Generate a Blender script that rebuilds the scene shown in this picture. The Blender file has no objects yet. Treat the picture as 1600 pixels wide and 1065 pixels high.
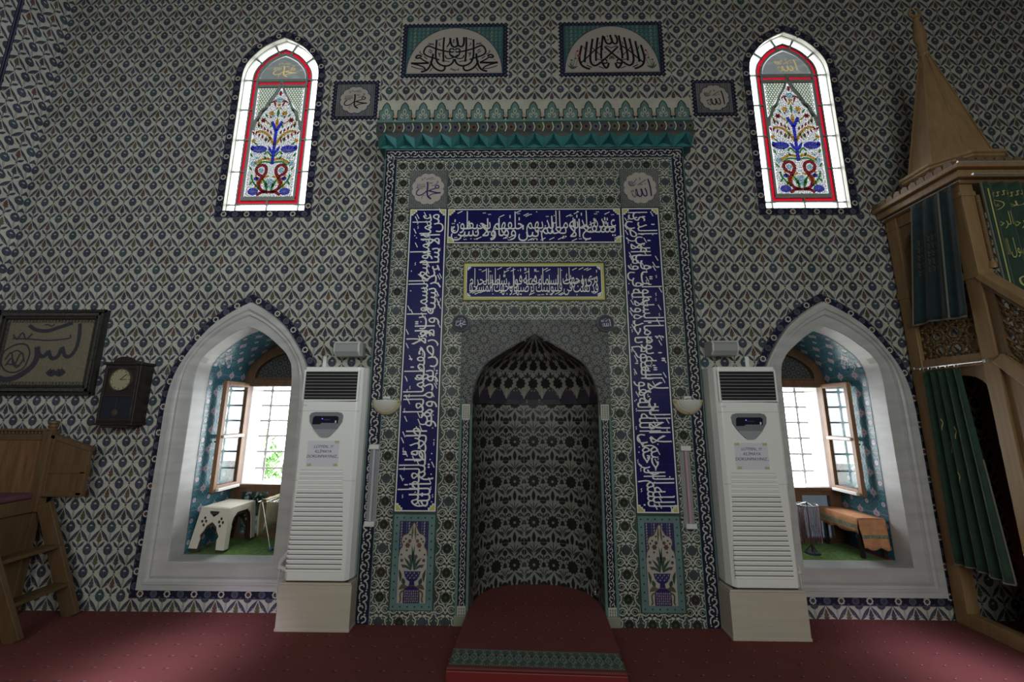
import bpy, bmesh, math, random, unicodedata
import numpy as np
from mathutils import Vector, Matrix
from mathutils.geometry import delaunay_2d_cdt
random.seed(7)
PI = math.pi
SC = bpy.context.scene
COL = SC.collection

# ------------------------------------------------------------------ camera
cam = bpy.data.cameras.new('camera')
cam.sensor_width = 36.0
cam.lens = 624.87 / 1600 * 36.0
cam.clip_start = 0.05
camo = bpy.data.objects.new('camera', cam)
COL.objects.link(camo)
_f = Vector((-0.01553553, 0.98317944, 0.18198029))
_r = Vector((0.99987926, 0.015217, 0.00314656))
_u = _r.cross(_f)
camo.matrix_world = Matrix(((_r.x, _u.x, -_f.x, -0.1438), (_r.y, _u.y, -_f.y, -3.4313), (_r.z, _u.z, -_f.z, 1.6), (0, 0, 0, 1)))
SC.camera = camo
SC.view_settings.view_transform = 'Standard'
SC.view_settings.look = 'None'
SC.view_settings.exposure = 0.0
SC.view_settings.gamma = 1.0
SC.view_settings.use_curve_mapping = False
SC.cycles.max_bounces = 8
SC.cycles.transparent_max_bounces = 12
SC.cycles.sample_clamp_indirect = 6.0
SC.cycles.caustics_reflective = False
SC.cycles.caustics_refractive = False

# ------------------------------------------------------------------ world: overcast bright sky
world = bpy.data.worlds.new('sky')
SC.world = world
world.use_nodes = True
bg = world.node_tree.nodes['Background']
bg.inputs[0].default_value = (0.93, 0.97, 1.0, 1)
bg.inputs[1].default_value = 11.0

def area(name, loc, target, sx, sy, power, color=(1, 1, 1), spread=180):
    l = bpy.data.lights.new(name, 'AREA')
    l.shape = 'RECTANGLE'; l.size = sx; l.size_y = sy; l.energy = power; l.color = color
    l.spread = math.radians(spread)
    o = bpy.data.objects.new(name, l)
    COL.objects.link(o)
    o.location = loc
    o.rotation_euler = (Vector(target) - Vector(loc)).to_track_quat('-Z', 'Y').to_euler()
    return o
# area lamps for unseen hall windows behind and beside the photographer, plus floor patches
area('daylight_rear', (0.0, -7.8, 2.9), (0, 0, 1.5), 7.0, 3.8, 106, (0.95, 1.0, 0.965), 110)
area('floor_patch_lamp_left', (-3.6, -6.8, 3.6), (-2.55, -1.05, 0.0), 0.5, 0.9, 4.2, (0.82, 0.74, 1.0), 9)  # narrow lamp added to throw a violet patch on the left floor
area('floor_patch_lamp_right', (3.3, -6.8, 3.6), (2.75, -0.95, 0.0), 0.5, 0.7, 3.6, (0.82, 0.72, 1.0), 8)  # second added lamp, aimed at the right floor patch
area('daylight_gallery_right', (5.1, -5.6, 4.4), (-5.0, -0.6, 3.6), 1.4, 2.2, 42, (0.88, 0.95, 1.0), 50)

# ------------------------------------------------------------------ object helpers
def tag(o, label=None, cat=None, group=None, kind=None):
    if label: o['label'] = label
    if cat: o['category'] = cat
    if group: o['group'] = group
    if kind: o['kind'] = kind
    return o
def empty(name, loc, label=None, cat=None, group=None, kind=None, rz=0.0):
    o = bpy.data.objects.new(name, None)
    COL.objects.link(o)
    o.location = loc; o.rotation_euler = (0, 0, rz)
    o.empty_display_size = 0.1
    return tag(o, label, cat, group, kind)
def copy_tree(o, parent=None):
    c = o.copy()
    COL.objects.link(c)
    c.parent = parent
    for ch in list(o.children):
        copy_tree(ch, c)
    return c

class MB:
    """collects verts and faces (with materials) and links them as one mesh object; coordinates are local to the parent"""
    def __init__(s):
        s.V = []; s.F = []; s.M = []; s.mats = []
    def mi(s, m):
        if m not in s.mats: s.mats.append(m)
        return s.mats.index(m)
    def add(s, vs, fs, m):
        b = len(s.V); s.V.extend([tuple(map(float, v)) for v in vs]); k = s.mi(m)
        for f in fs:
            s.F.append(tuple(b + i for i in f)); s.M.append(k)
    def box(s, x0, x1, y0, y1, z0, z1, m):
        v = [(x, y, z) for z in (z0, z1) for y in (y0, y1) for x in (x0, x1)]
        s.add(v, [(0, 2, 3, 1), (4, 5, 7, 6), (0, 1, 5, 4), (1, 3, 7, 5), (3, 2, 6, 7), (2, 0, 4, 6)], m)
    def bar(s, a, b, w, h, m, up=(0, 0, 1)):
        a = Vector(a); b = Vector(b); d = (b - a).normalized(); u = Vector(up)
        if abs(d.dot(u)) > 0.95: u = Vector((0, 1, 0))
        r = d.cross(u).normalized(); u = r.cross(d)
        v = []
        for p in (a, b):
            for q, t in ((-1, -1), (1, -1), (1, 1), (-1, 1)):
                v.append(p + r * (q * w / 2) + u * (t * h / 2))
        s.add(v, [(0, 1, 2, 3), (7, 6, 5, 4), (0, 4, 5, 1), (1, 5, 6, 2), (2, 6, 7, 3), (3, 7, 4, 0)], m)
    def tube(s, pts, r, m, n=8, caps=True):
        pts = [Vector(p) for p in pts]; rr = r if isinstance(r, (list, tuple)) else [r] * len(pts)
        rings = []; ref = None
        for i, p in enumerate(pts):
            d = (pts[min(i + 1, len(pts) - 1)] - pts[max(i - 1, 0)]).normalized()
            if ref is None:
                ref = Vector((0, 0, 1)) if abs(d.z) < 0.9 else Vector((1, 0, 0))
            a = d.cross(ref).normalized(); b = a.cross(d); ref = b
            rings.append([p + (a * math.cos(t) + b * math.sin(t)) * rr[i] for t in [2 * PI * k / n for k in range(n)]])
        v = [q for R_ in rings for q in R_]; f = []
        for i in range(len(pts) - 1):
            for k in range(n):
                f.append((i * n + k, i * n + (k + 1) % n, (i + 1) * n + (k + 1) % n, (i + 1) * n + k))
        if caps:
            f.append(tuple(range(n))[::-1]); f.append(tuple((len(pts) - 1) * n + k for k in range(n)))
        s.add(v, f, m)
    def lathe(s, prof, c, m, n=20, a0=0.0, a1=2 * PI, axis='Z'):
        """prof: (radius, height) pairs"""
        full = abs(a1 - a0 - 2 * PI) < 1e-6; k = n if full else n + 1
        v = []
        for r, h in prof:
            for i in range(k):
                t = a0 + (a1 - a0) * i / n
                x, y, z = r * math.cos(t), r * math.sin(t), h
                if axis == 'Y': x, y, z = x, h, y
                if axis == 'X': x, y, z = h, x, y
                v.append((c[0] + x, c[1] + y, c[2] + z))
        f = []
        for j in range(len(prof) - 1):
            for i in range(n):
                a = j * k + i; b = j * k + (i + 1) % k
                f.append((a, b, b + k, a + k))
        s.add(v, f, m)
    def prism(s, poly, y0, y1, m, axis='Y', capm=None):
        """poly in (a, b): extruded along axis. axis Y: (x, z); X: (y, z); Z: (x, y)"""
        def P(a, b, c):
            return {'Y': (a, c, b), 'X': (c, a, b), 'Z': (a, b, c)}[axis]
        n = len(poly)
        v = [P(a, b, y0) for a, b in poly] + [P(a, b, y1) for a, b in poly]
        s.add(v, [(i, (i + 1) % n, n + (i + 1) % n, n + i) for i in range(n)], m)
        s.add(v, [tuple(range(n))[::-1], tuple(range(n, 2 * n))], capm or m)
    def build(s, name, parent=None, bevel=0.0, smooth=False, seg=2, angle=40, tagd=None):
        me = bpy.data.meshes.new(name)
        me.from_pydata(s.V, [], s.F)
        for m in s.mats: me.materials.append(M[m])
        me.polygons.foreach_set('material_index', s.M)
        if smooth: me.polygons.foreach_set('use_smooth', [True] * len(s.F))
        bm = bmesh.new(); bm.from_mesh(me)
        bmesh.ops.remove_doubles(bm, verts=bm.verts, dist=1e-6)
        bmesh.ops.recalc_face_normals(bm, faces=bm.faces)
        bm.to_mesh(me); bm.free()
        me.update()
        o = bpy.data.objects.new(name, me)
        COL.objects.link(o)
        o.parent = parent
        if bevel:
            b = o.modifiers.new('bevel', 'BEVEL'); b.width = bevel; b.segments = seg
            b.limit_method = 'ANGLE'; b.angle_limit = math.radians(angle)
        if smooth:
            try:
                me.set_sharp_from_angle(angle=math.radians(angle))
            except Exception: pass
        if tagd: tag(o, *tagd)
        return o

# ------------------------------------------------------------------ materials
M = {}
def mat(name, col, rough=0.5, metal=0.0, spec=0.5, noise=0.0, nscale=8.0, bump=0.0, bscale=40.0, emit=None, es=0.0,
        coat=0.0, stretch=None, col2=None, sheen=0.0):
    m = bpy.data.materials.new(name); m.use_nodes = True
    nt = m.node_tree; b = nt.nodes['Principled BSDF']
    b.inputs['Base Color'].default_value = (*col, 1)
    b.inputs['Roughness'].default_value = rough
    b.inputs['Metallic'].default_value = metal
    b.inputs['Specular IOR Level'].default_value = spec
    if coat: b.inputs['Coat Weight'].default_value = coat; b.inputs['Coat Roughness'].default_value = 0.08
    if sheen: b.inputs['Sheen Weight'].default_value = sheen
    if emit:
        b.inputs['Emission Color'].default_value = (*emit, 1); b.inputs['Emission Strength'].default_value = es
    tc = None
    if noise or bump:
        tc = nt.nodes.new('ShaderNodeTexCoord'); mp = nt.nodes.new('ShaderNodeMapping')
        nt.links.new(tc.outputs['Object'], mp.inputs[0])
        if stretch: mp.inputs['Scale'].default_value = stretch
    if noise:
        n = nt.nodes.new('ShaderNodeTexNoise'); n.inputs['Scale'].default_value = nscale; n.inputs['Detail'].default_value = 4
        nt.links.new(mp.outputs[0], n.inputs['Vector'])
        r = nt.nodes.new('ShaderNodeValToRGB')
        c2 = col2 or tuple(max(0, c * (1 - noise)) for c in col)
        c1 = col if col2 else tuple(min(1, c * (1 + noise)) for c in col)
        r.color_ramp.elements[0].position = 0.32; r.color_ramp.elements[1].position = 0.68
        r.color_ramp.elements[0].color = (*c2, 1); r.color_ramp.elements[1].color = (*c1, 1)
        nt.links.new(n.outputs['Fac'], r.inputs[0]); nt.links.new(r.outputs[0], b.inputs['Base Color'])
    if bump:
        n2 = nt.nodes.new('ShaderNodeTexNoise'); n2.inputs['Scale'].default_value = bscale; n2.inputs['Detail'].default_value = 3
        bp = nt.nodes.new('ShaderNodeBump'); bp.inputs['Strength'].default_value = bump; bp.inputs['Distance'].default_value = 0.01
        nt.links.new(mp.outputs[0], n2.inputs['Vector']); nt.links.new(n2.outputs['Fac'], bp.inputs['Height'])
        nt.links.new(bp.outputs[0], b.inputs['Normal'])
    M[name] = m
    return m
def glaze(name, col, noise=0.12):
    mat(name, col, rough=0.20 if name in ('strap_teal', 'strap_blue', 'recess_ground', 'lilac', 'turquoise') else 0.28, noise=noise, nscale=5.0, bump=0.12, bscale=7.0, spec=0.5 if name in ('strap_teal', 'strap_blue', 'recess_ground', 'lilac', 'turquoise') else 0.12)
def glass_tint(name, col, rough=0.02, gloss=0.06):
    m = bpy.data.materials.new(name); m.use_nodes = True
    nt = m.node_tree; nt.nodes.clear()
    out = nt.nodes.new('ShaderNodeOutputMaterial'); t = nt.nodes.new('ShaderNodeBsdfTransparent')
    g = nt.nodes.new('ShaderNodeBsdfGlossy'); x = nt.nodes.new('ShaderNodeMixShader')
    lw = nt.nodes.new('ShaderNodeLayerWeight'); lw.inputs['Blend'].default_value = 0.5
    pw = nt.nodes.new('ShaderNodeMath'); pw.operation = 'POWER'; pw.inputs[1].default_value = 4.0
    nt.links.new(lw.outputs['Facing'], pw.inputs[0])
    fr = nt.nodes.new('ShaderNodeMath'); fr.operation = 'MULTIPLY_ADD'; fr.inputs[1].default_value = 0.92; fr.inputs[2].default_value = 0.045
    nt.links.new(pw.outputs[0], fr.inputs[0])
    t.inputs[0].default_value = (*col, 1); g.inputs['Roughness'].default_value = rough
    nt.links.new(fr.outputs[0], x.inputs[0])
    nt.links.new(t.outputs[0], x.inputs[1]); nt.links.new(g.outputs[0], x.inputs[2])
    nt.links.new(x.outputs[0], out.inputs[0])
    M[name] = m
glaze('cream', (.47, .46, .39))
glaze('leaf', (.058, .058, .076), 0.25)
glaze('leaf_edge', (.10, .105, .13), 0.2)
glaze('bulb', (.058, .062, .086), 0.25)
glaze('bulb_teal', (.055, .080, .092), 0.25)
glaze('rust', (.125, .072, .058), 0.25)
glaze('olive', (.105, .100, .060), 0.25)
glaze('violet', (.085, .070, .095), 0.2)
glaze('navy', (.018, .018, .040), 0.2)
glaze('blue', (.012, .012, .092), 0.18)
glaze('letter', (.72, .73, .68), 0.06)
glaze('yellow', (0.52, 0.48, 0.13), 0.1)
glaze('green_ground', (.058, .080, .070), 0.2)
glaze('dark_flower', (.028, .027, .020), 0.3)
glaze('brown_flower', (.045, .026, .020), 0.3)
glaze('blue_flower', (.055, .062, .078), 0.3)
glaze('deep_green', (.045, .072, .056), 0.25)
glaze('turquoise', (.040, .185, .185), 0.2)
glaze('turquoise_pale', (.13, .215, .20), 0.15)
glaze('niche_ground', (.20, .20, .175), 0.12)
glaze('niche_green', (.030, .038, .030), 0.25)
glaze('niche_dark', (.020, .019, .020), 0.25)
glaze('niche_wine', (.034, .024, .024), 0.25)
glaze('star_ground', (.115, .122, .115), 0.15)
glaze('star_dark', (.014, .012, .012), 0.2)
glaze('star_blue', (0.09, 0.16, 0.19), 0.15)
glaze('panel_grey', (0.17, 0.175, 0.165), 0.15)
glaze('medallion_cream', (.41, .38, .33), 0.05)
glaze('ink', (0.012, 0.012, 0.02), 0.0)
glaze('ink_blue', (0.03, 0.025, 0.11), 0.0)
glaze('ink_pale', (0.22, 0.21, 0.20), 0.0)
glaze('red_paint', (0.34, 0.05, 0.04), 0.1)
glaze('strap_teal', (.05, .22, .26), 0.2)
glaze('strap_blue', (0.02, 0.09, 0.22), 0.2)
glaze('recess_ground', (.07, .16, .22), 0.2)
glaze('lilac', (0.46, 0.42, 0.50), 0.12)
mat('grout', (0.42, 0.42, 0.38), 0.7)
mat('plaster', (0.55, 0.54, 0.50), 0.8, noise=0.06)
mat('came', (0.27, 0.29, 0.27), 0.75, noise=0.1, nscale=30)
mat('marble', (0.50, 0.50, 0.485), 0.32, noise=0.10, nscale=3.0, stretch=(1, 1, 5), bump=0.03)
def wood(name, col, col2, rough=0.45, stretch=(14, 14, 1.2)):
    mat(name, col, rough, noise=0.3, nscale=2.2, bump=0.05, bscale=10, stretch=stretch, col2=col2)
wood('oak', (0.35, 0.225, 0.105), (0.27, 0.165, 0.075))
wood('oak_panel', (0.20, 0.12, 0.055), (0.15, 0.088, 0.04))
wood('pulpit_wood', (0.135, 0.080, 0.036), (0.10, 0.056, 0.024))
wood('brown_wood', (0.16, 0.085, 0.045), (0.11, 0.055, 0.03))
wood('dark_wood', (0.025, 0.018, 0.015), (0.015, 0.011, 0.010), 0.35)
wood('leaf_wood', (0.30, 0.16, 0.08), (0.22, 0.11, 0.05))
wood('pale_board', (0.58, 0.52, 0.42), (0.52, 0.47, 0.38), 0.5, (1.2, 1.2, 14))
mat('white_plastic', (0.88, 0.89, 0.855), 0.28, coat=0.4)
mat('ivory_plastic', (0.66, 0.62, 0.52), 0.42)
mat('white_paint', (0.66, 0.66, 0.64), 0.4)
mat('brown_plastic', (0.055, 0.035, 0.028), 0.4)
mat('slot_dark', (0.02, 0.02, 0.02), 0.6)
mat('slat_grey', (0.33, 0.34, 0.33), 0.45)
mat('bezel_grey', (0.19, 0.21, 0.23), 0.35)
mat('bezel_grey_light', (0.30, 0.33, 0.35), 0.35)
mat('screen_dark', (0.015, 0.018, 0.03), 0.15)
mat('led_blue', (0.1, 0.1, 0.9), 0.4, emit=(0.15, 0.15, 1.0), es=1.2)
mat('paper', (0.70, 0.70, 0.76), 0.75)
mat('print_ink', (0.04, 0.04, 0.07), 0.7)
mat('tape', (0.55, 0.46, 0.27), 0.4)
mat('metal_dark', (0.06, 0.06, 0.07), 0.45, metal=0.6)
mat('metal_bright', (0.75, 0.76, 0.76), 0.25, metal=0.9)
mat('brass', (0.42, 0.28, 0.10), 0.35, metal=0.8)
mat('iron_bar', (0.34, 0.33, 0.33), 0.6)
mat('speaker_grey', (0.62, 0.63, 0.60), 0.5)
mat('cable_white', (0.6, 0.6, 0.58), 0.4)
mat('cable_black', (0.02, 0.02, 0.02), 0.4)
mat('frost_lamp', (0.62, 0.62, 0.56), 0.35)
mat('lamp_rim', (0.55, 0.49, 0.34), 0.4)
mat('diffuser', (0.8, 0.8, 0.85), 0.25)
mat('tube_pink', (0.85, 0.55, 0.6), 0.3)
mat('velvet_green', (0.008, 0.045, 0.022), 0.75, noise=0.25, nscale=14, bump=0.1, bscale=200, sheen=0.3)
mat('velvet_teal', (0.009, 0.032, 0.038), 0.8, noise=0.25, nscale=14, sheen=0.3)
mat('gold_thread', (0.45, 0.42, 0.10), 0.5)
mat('gold_dull', (0.12, 0.11, 0.07), 0.6)
mat('fringe', (0.16, 0.16, 0.13), 0.8)
mat('black_void', (0.006, 0.006, 0.007), 0.8)
mat('frame_wood', (0.022, 0.018, 0.016), 0.4, noise=0.3, nscale=20)
mat('frame_ornament', (0.055, 0.052, 0.045), 0.45, noise=0.6, nscale=60, bump=0.5, bscale=90)
mat('embroid_ground', (0.17, 0.145, 0.10), 0.9, noise=0.15, nscale=60)
mat('embroid_ink', (0.035, 0.032, 0.045), 0.9)
mat('clock_face', (0.32, 0.29, 0.18), 0.5)
mat('carpet_green', (0.13, 0.24, 0.06), 0.95, noise=0.35, nscale=40, bump=0.6, bscale=260)
mat('carpet_maroon', (0.20, 0.02, 0.05), 0.95, noise=0.2, nscale=40)
mat('cloth_orange', (0.58, 0.27, 0.13), 0.85, noise=0.15, nscale=20, bump=0.1, bscale=150)
mat('cloth_band', (0.20, 0.22, 0.15), 0.85, noise=0.3, nscale=60)
mat('cloth_beige', (0.55, 0.47, 0.30), 0.9, noise=0.1, nscale=20)
mat('bead_maroon', (0.16, 0.02, 0.05), 0.35)
mat('bead_black', (0.02, 0.015, 0.03), 0.3)
mat('bead_grey', (0.28, 0.25, 0.30), 0.3)
mat('bush', (0.10, 0.22, 0.05), 0.8)
mat('bush_trunk', (0.14, 0.09, 0.05), 0.9)
mat('yard_paving', (0.45, 0.44, 0.42), 0.9, noise=0.1)
mat('cushion_wine', (0.12, 0.04, 0.06), 0.9, noise=0.2, nscale=20)
mat('red_board', (0.20, 0.022, 0.022), 0.45)
def carpet(name, col, col2):
    """tufted red pile with small dark and pale flecks on a staggered grid"""
    m = bpy.data.materials.new(name); m.use_nodes = True
    nt = m.node_tree; N = nt.nodes; L = nt.links; b = N['Principled BSDF']
    b.inputs['Roughness'].default_value = 0.95; b.inputs['Specular IOR Level'].default_value = 0.15
    tc = N.new('ShaderNodeTexCoord'); n = N.new('ShaderNodeTexNoise'); n.inputs['Scale'].default_value = 3.0
    n2 = N.new('ShaderNodeTexNoise'); n2.inputs['Scale'].default_value = 330.0; n2.inputs['Detail'].default_value = 1
    L.new(tc.outputs['Object'], n.inputs['Vector']); L.new(tc.outputs['Object'], n2.inputs['Vector'])
    mx = N.new('ShaderNodeMix'); mx.data_type = 'RGBA'
    mx.inputs[6].default_value = (*col, 1); mx.inputs[7].default_value = (*col2, 1)
    ad = N.new('ShaderNodeMath'); ad.operation = 'MULTIPLY_ADD'; ad.inputs[1].default_value = 0.6; ad.inputs[2].default_value = 0.05
    L.new(n2.outputs['Fac'], ad.inputs[0])
    ad2 = N.new('ShaderNodeMath'); ad2.operation = 'MULTIPLY_ADD'; ad2.inputs[1].default_value = 0.4
    L.new(n.outputs['Fac'], ad2.inputs[0]); L.new(ad.outputs[0], ad2.inputs[2])
    L.new(ad2.outputs[0], mx.inputs[0])
    L.new(mx.outputs[2], b.inputs['Base Color'])
    bp = N.new('ShaderNodeBump'); bp.inputs['Strength'].default_value = 0.5; bp.inputs['Distance'].default_value = 0.004
    L.new(n2.outputs['Fac'], bp.inputs['Height']); L.new(bp.outputs[0], b.inputs['Normal'])
    M[name] = m
carpet('carpet_red', (0.125, 0.038, 0.034), (0.235, 0.076, 0.070))
mat('fleck_dark', (0.06, 0.02, 0.03), 0.95)
mat('fleck_pale', (0.42, 0.25, 0.26), 0.95)
mat('strip_green', (0.075, 0.11, 0.09), 0.95)
mat('strip_light', (0.22, 0.27, 0.22), 0.95)
# window glass: the sky outside shows through, tinted
S_ = 1.0
glass_tint('glass_dimmer', (1/11, 1/11, 1/11))  # neutral sheet added behind the coloured panes to dim the sky
glass_tint('glass_white', (0.75, 0.75, 0.75))
glass_tint('glass_red', (0.70 * S_, 0.008 * S_, 0.03 * S_))
glass_tint('glass_pale', (0.62 * S_, 0.72 * S_, 0.55 * S_))
glass_tint('glass_blue', (0.05 * S_, 0.06 * S_, 0.62 * S_))
glass_tint('glass_green', (0.06 * S_, 0.28 * S_, 0.07 * S_))
glass_tint('glass_amber', (0.62 * S_, 0.36 * S_, 0.05 * S_))
glass_tint('glass_wine', (0.30 * S_, 0.03 * S_, 0.04 * S_))
glass_tint('glass_sky', (0.42 * S_, 0.62 * S_, 0.72 * S_))
glass_tint('glass_bead', (0.62 * S_, 0.64 * S_, 0.62 * S_))
glass_tint('glass_gold', (0.72 * S_, 0.60 * S_, 0.25 * S_))
glass_tint('glass_clear', (0.93, 0.95, 0.94), 0.0)
glass_tint('glass_frost', (0.13, 0.145, 0.16), 0.15)
glass_tint('glass_dusk', (0.33, 0.36, 0.35), 0.05)

# ------------------------------------------------------------------ flat pattern engine
LZ = 0.0007
class Motif(list):
    def poly(s, pts, m, l=1):
        s.append((np.array(pts, float), m, l)); return s
    def ell(s, cx, cy, rx, ry, m, l=1, n=12, rot=0.0, ph=0.0):
        t = np.arange(n) * 2 * PI / n + ph; c, q = math.cos(rot), math.sin(rot)
        x = rx * np.cos(t); y = ry * np.sin(t)
        return s.poly(np.stack([cx + x * c - y * q, cy + x * q + y * c], 1), m, l)
    def star(s, cx, cy, r0, r1, k, m, l=1, ph=0.0, sy=1.0):
        t = np.arange(2 * k) * PI / k + ph; r = np.where(np.arange(2 * k) % 2, r1, r0)
        return s.poly(np.stack([cx + r * np.cos(t), cy + sy * r * np.sin(t)], 1), m, l)
    def lens(s, a, b, w, m, l=1, n=6, bend=0.0):
        a = np.array(a, float); b = np.array(b, float); d = b - a; L = np.hypot(*d); q = np.array([-d[1], d[0]]) / L
        t = np.linspace(0, 1, n + 1); c = a + np.outer(t, d) + np.outer(np.sin(PI * t) * bend, q)
        h = np.outer(np.sin(PI * t) * w / 2, q)
        return s.poly(np.concatenate([c + h, (c - h)[1:-1][::-1]]), m, l)
    def stroke(s, pts, w, m, l=1, sub=4, nib=None, taper=False, closed=False):
        P = smooth_pts(pts, sub, closed)
        d = np.gradient(P, axis=0)
        if closed: d[0] = d[-1] = P[1] - P[-2]
        ln = np.hypot(d[:, 0], d[:, 1]) + 1e-9; d = d / ln[:, None]
        q = np.stack([-d[:, 1], d[:, 0]], 1)
        W = np.full(len(P), w / 2.0)
        if nib is not None:
            W = W * (0.35 + 0.65 * np.abs(np.sin(np.arctan2(d[:, 1], d[:, 0]) - nib)))
        if taper:
            t = np.linspace(0, 1, len(P)); W = W * np.minimum(1, 0.35 + 3.0 * np.minimum(t, 1 - t) + 0.0)
        A = P + q * W[:, None]; B = P - q * W[:, None]
        for i in range(len(P) - 1):
            s.poly([A[i], A[i + 1], B[i + 1], B[i]], m, l)
        return s
    def mirror(s, cx=0.0):
        for p, m, l in list(s):
            q = p.copy(); q[:, 0] = 2 * cx - q[:, 0]; s.append((q[::-1], m, l))
        return s
    def moved(s, sx, sy, ox, oy, rot=0.0, m=None, dl=0):
        c, q = math.cos(rot), math.sin(rot); R_ = Motif()
        for p, mm, l in s:
            x = p[:, 0] * sx; y = p[:, 1] * sy
            R_.append((np.stack([ox + x * c - y * q, oy + x * q + y * c], 1), (m or mm), l + dl))
        return R_
    def __add__(s, o):
        r = Motif(s); r.extend(o); return r
def smooth_pts(pts, sub=4, closed=False):
    P = np.array(pts, float)
    if len(P) < 3: return P
    if closed: P = np.vstack([P[-2], P, P[1]]) if np.allclose(P[0], P[-1]) else np.vstack([P[-1], P, P[0], P[1]])
    else: P = np.vstack([2 * P[0] - P[1], P, 2 * P[-1] - P[-2]])
    out = []
    for i in range(1, len(P) - 2):
        p0, p1, p2, p3 = P[i - 1:i + 3]
        for k in range(sub):
            t = k / sub
            out.append(0.5 * (2 * p1 + (p2 - p0) * t + (2 * p0 - 5 * p1 + 4 * p2 - p3) * t * t + (3 * p1 - p0 - 3 * p2 + p3) * t ** 3))
    out.append(P[-2])
    return np.array(out)
def clip_poly(p, u0, v0, u1, v1):
    for ax, lim, sg in ((0, u0, 1), (0, u1, -1), (1, v0, 1), (1, v1, -1)):
        if len(p) < 3: return None
        o = []
        for i in range(len(p)):
            a = p[i - 1]; b = p[i]; da = (a[ax] - lim) * sg; db = (b[ax] - lim) * sg
            if da >= 0: 
                if db >= 0: o.append(b)
                else: o.append(a + (b - a) * da / (da - db))
            elif db >= 0:
                o.append(a + (b - a) * da / (da - db)); o.append(b)
        p = o
    return np.array(p) if len(p) >= 3 else None
class Pat:
    """flat inlay: polygons in (u, v) with a layer, mapped to space by fn"""
    def __init__(s, fn):
        s.fn = fn; s.P = []; s.mats = []
    def put(s, motif, sx=1, sy=None, ox=0, oy=0, rot=0, clip=None, drop=None, swap=None, dl=0):
        sy = sx if sy is None else sy
        c, q = math.cos(rot), math.sin(rot)
        for p, m, l in motif:
            x = p[:, 0] * sx; y = p[:, 1] * sy
            P = np.stack([ox + x * c - y * q, oy + x * q + y * c], 1)
            if clip is not None:
                mn = P.min(0); mx = P.max(0)
                if mn[0] < clip[0] or mn[1] < clip[1] or mx[0] > clip[2] or mx[1] > clip[3]:
                    if mx[0] <= clip[0] or mx[1] <= clip[1] or mn[0] >= clip[2] or mn[1] >= clip[3]: continue
                    P = clip_poly(P, *clip)
                    if P is None: continue
            if drop is not None and drop(*P.mean(0)): continue
            if swap: m = swap.get(m, m)
            s.P.append((P, m, l + dl))
    def rect(s, u0, v0, u1, v1, m, l=0, sub=1, subv=1):
        for i in range(sub):
            for j in range(subv):
                a = u0 + (u1 - u0) * i / sub; b = u0 + (u1 - u0) * (i + 1) / sub
                c = v0 + (v1 - v0) * j / subv; d = v0 + (v1 - v0) * (j + 1) / subv
                s.P.append((np.array([(a, c), (b, c), (b, d), (a, d)], float), m, l))
    def frame(s, u0, v0, u1, v1, w, m, l=1):
        s.rect(u0, v0, u1, v0 + w, m, l); s.rect(u0, v1 - w, u1, v1, m, l)
        s.rect(u0, v0 + w, u0 + w, v1 - w, m, l); s.rect(u1 - w, v0 + w, u1, v1 - w, m, l)
    def fill(s, motif, p, region, ox, oy, py=None, drop=None, vary=None, dl=0):
        """repeat the motif on a p x py lattice through (ox, oy), clipped to region"""
        py = py or p; u0, v0, u1, v1 = region
        for i in range(int(math.floor((u0 - ox) / p)) - 1, int(math.ceil((u1 - ox) / p)) + 2):
            for j in range(int(math.floor((v0 - oy) / py)) - 1, int(math.ceil((v1 - oy) / py)) + 2):
                s.put(motif, p, p if py is None else py, ox + i * p, oy + j * py, clip=region, drop=drop,
                      swap=vary(i, j) if vary else None, dl=dl)
    def mesh(s, name, parent=None, tagd=None, extra=None, smooth=False):
        mats = []; V = []; F = []; MI = []; n = 0
        for P, m, l in s.P:
            if m not in mats: mats.append(m)
            V.append(np.column_stack([P, np.full(len(P), (l + 1) * LZ + (len(F) % 31) * 1.6e-5)])); F.append(tuple(range(n, n + len(P)))); n += len(P)
            MI.append(mats.index(m))
        V = np.concatenate(V); XYZ = s.fn(V[:, 0], V[:, 1], V[:, 2])
        if extra:
            for vs, fs, m in extra:
                if m not in mats: mats.append(m)
                XYZ = np.vstack([XYZ, np.array(vs, float)])
                for f in fs: F.append(tuple(n + i for i in f)); MI.append(mats.index(m))
                n += len(vs)
        me = bpy.data.meshes.new(name); me.from_pydata(XYZ.tolist(), [], F)
        for m in mats: me.materials.append(M[m])
        me.polygons.foreach_set('material_index', MI)
        if smooth: me.polygons.foreach_set('use_smooth', [True] * len(F))
        me.update()
        o = bpy.data.objects.new(name, me); COL.objects.link(o); o.parent = parent
        if tagd: tag(o, *tagd)
        return o
def plane_y(y): return lambda u, v, h: np.stack([u, y - h, v], 1)      # faces -Y
def plane_x(x, sg): return lambda u, v, h: np.stack([x + sg * h, u, v], 1)

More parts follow.
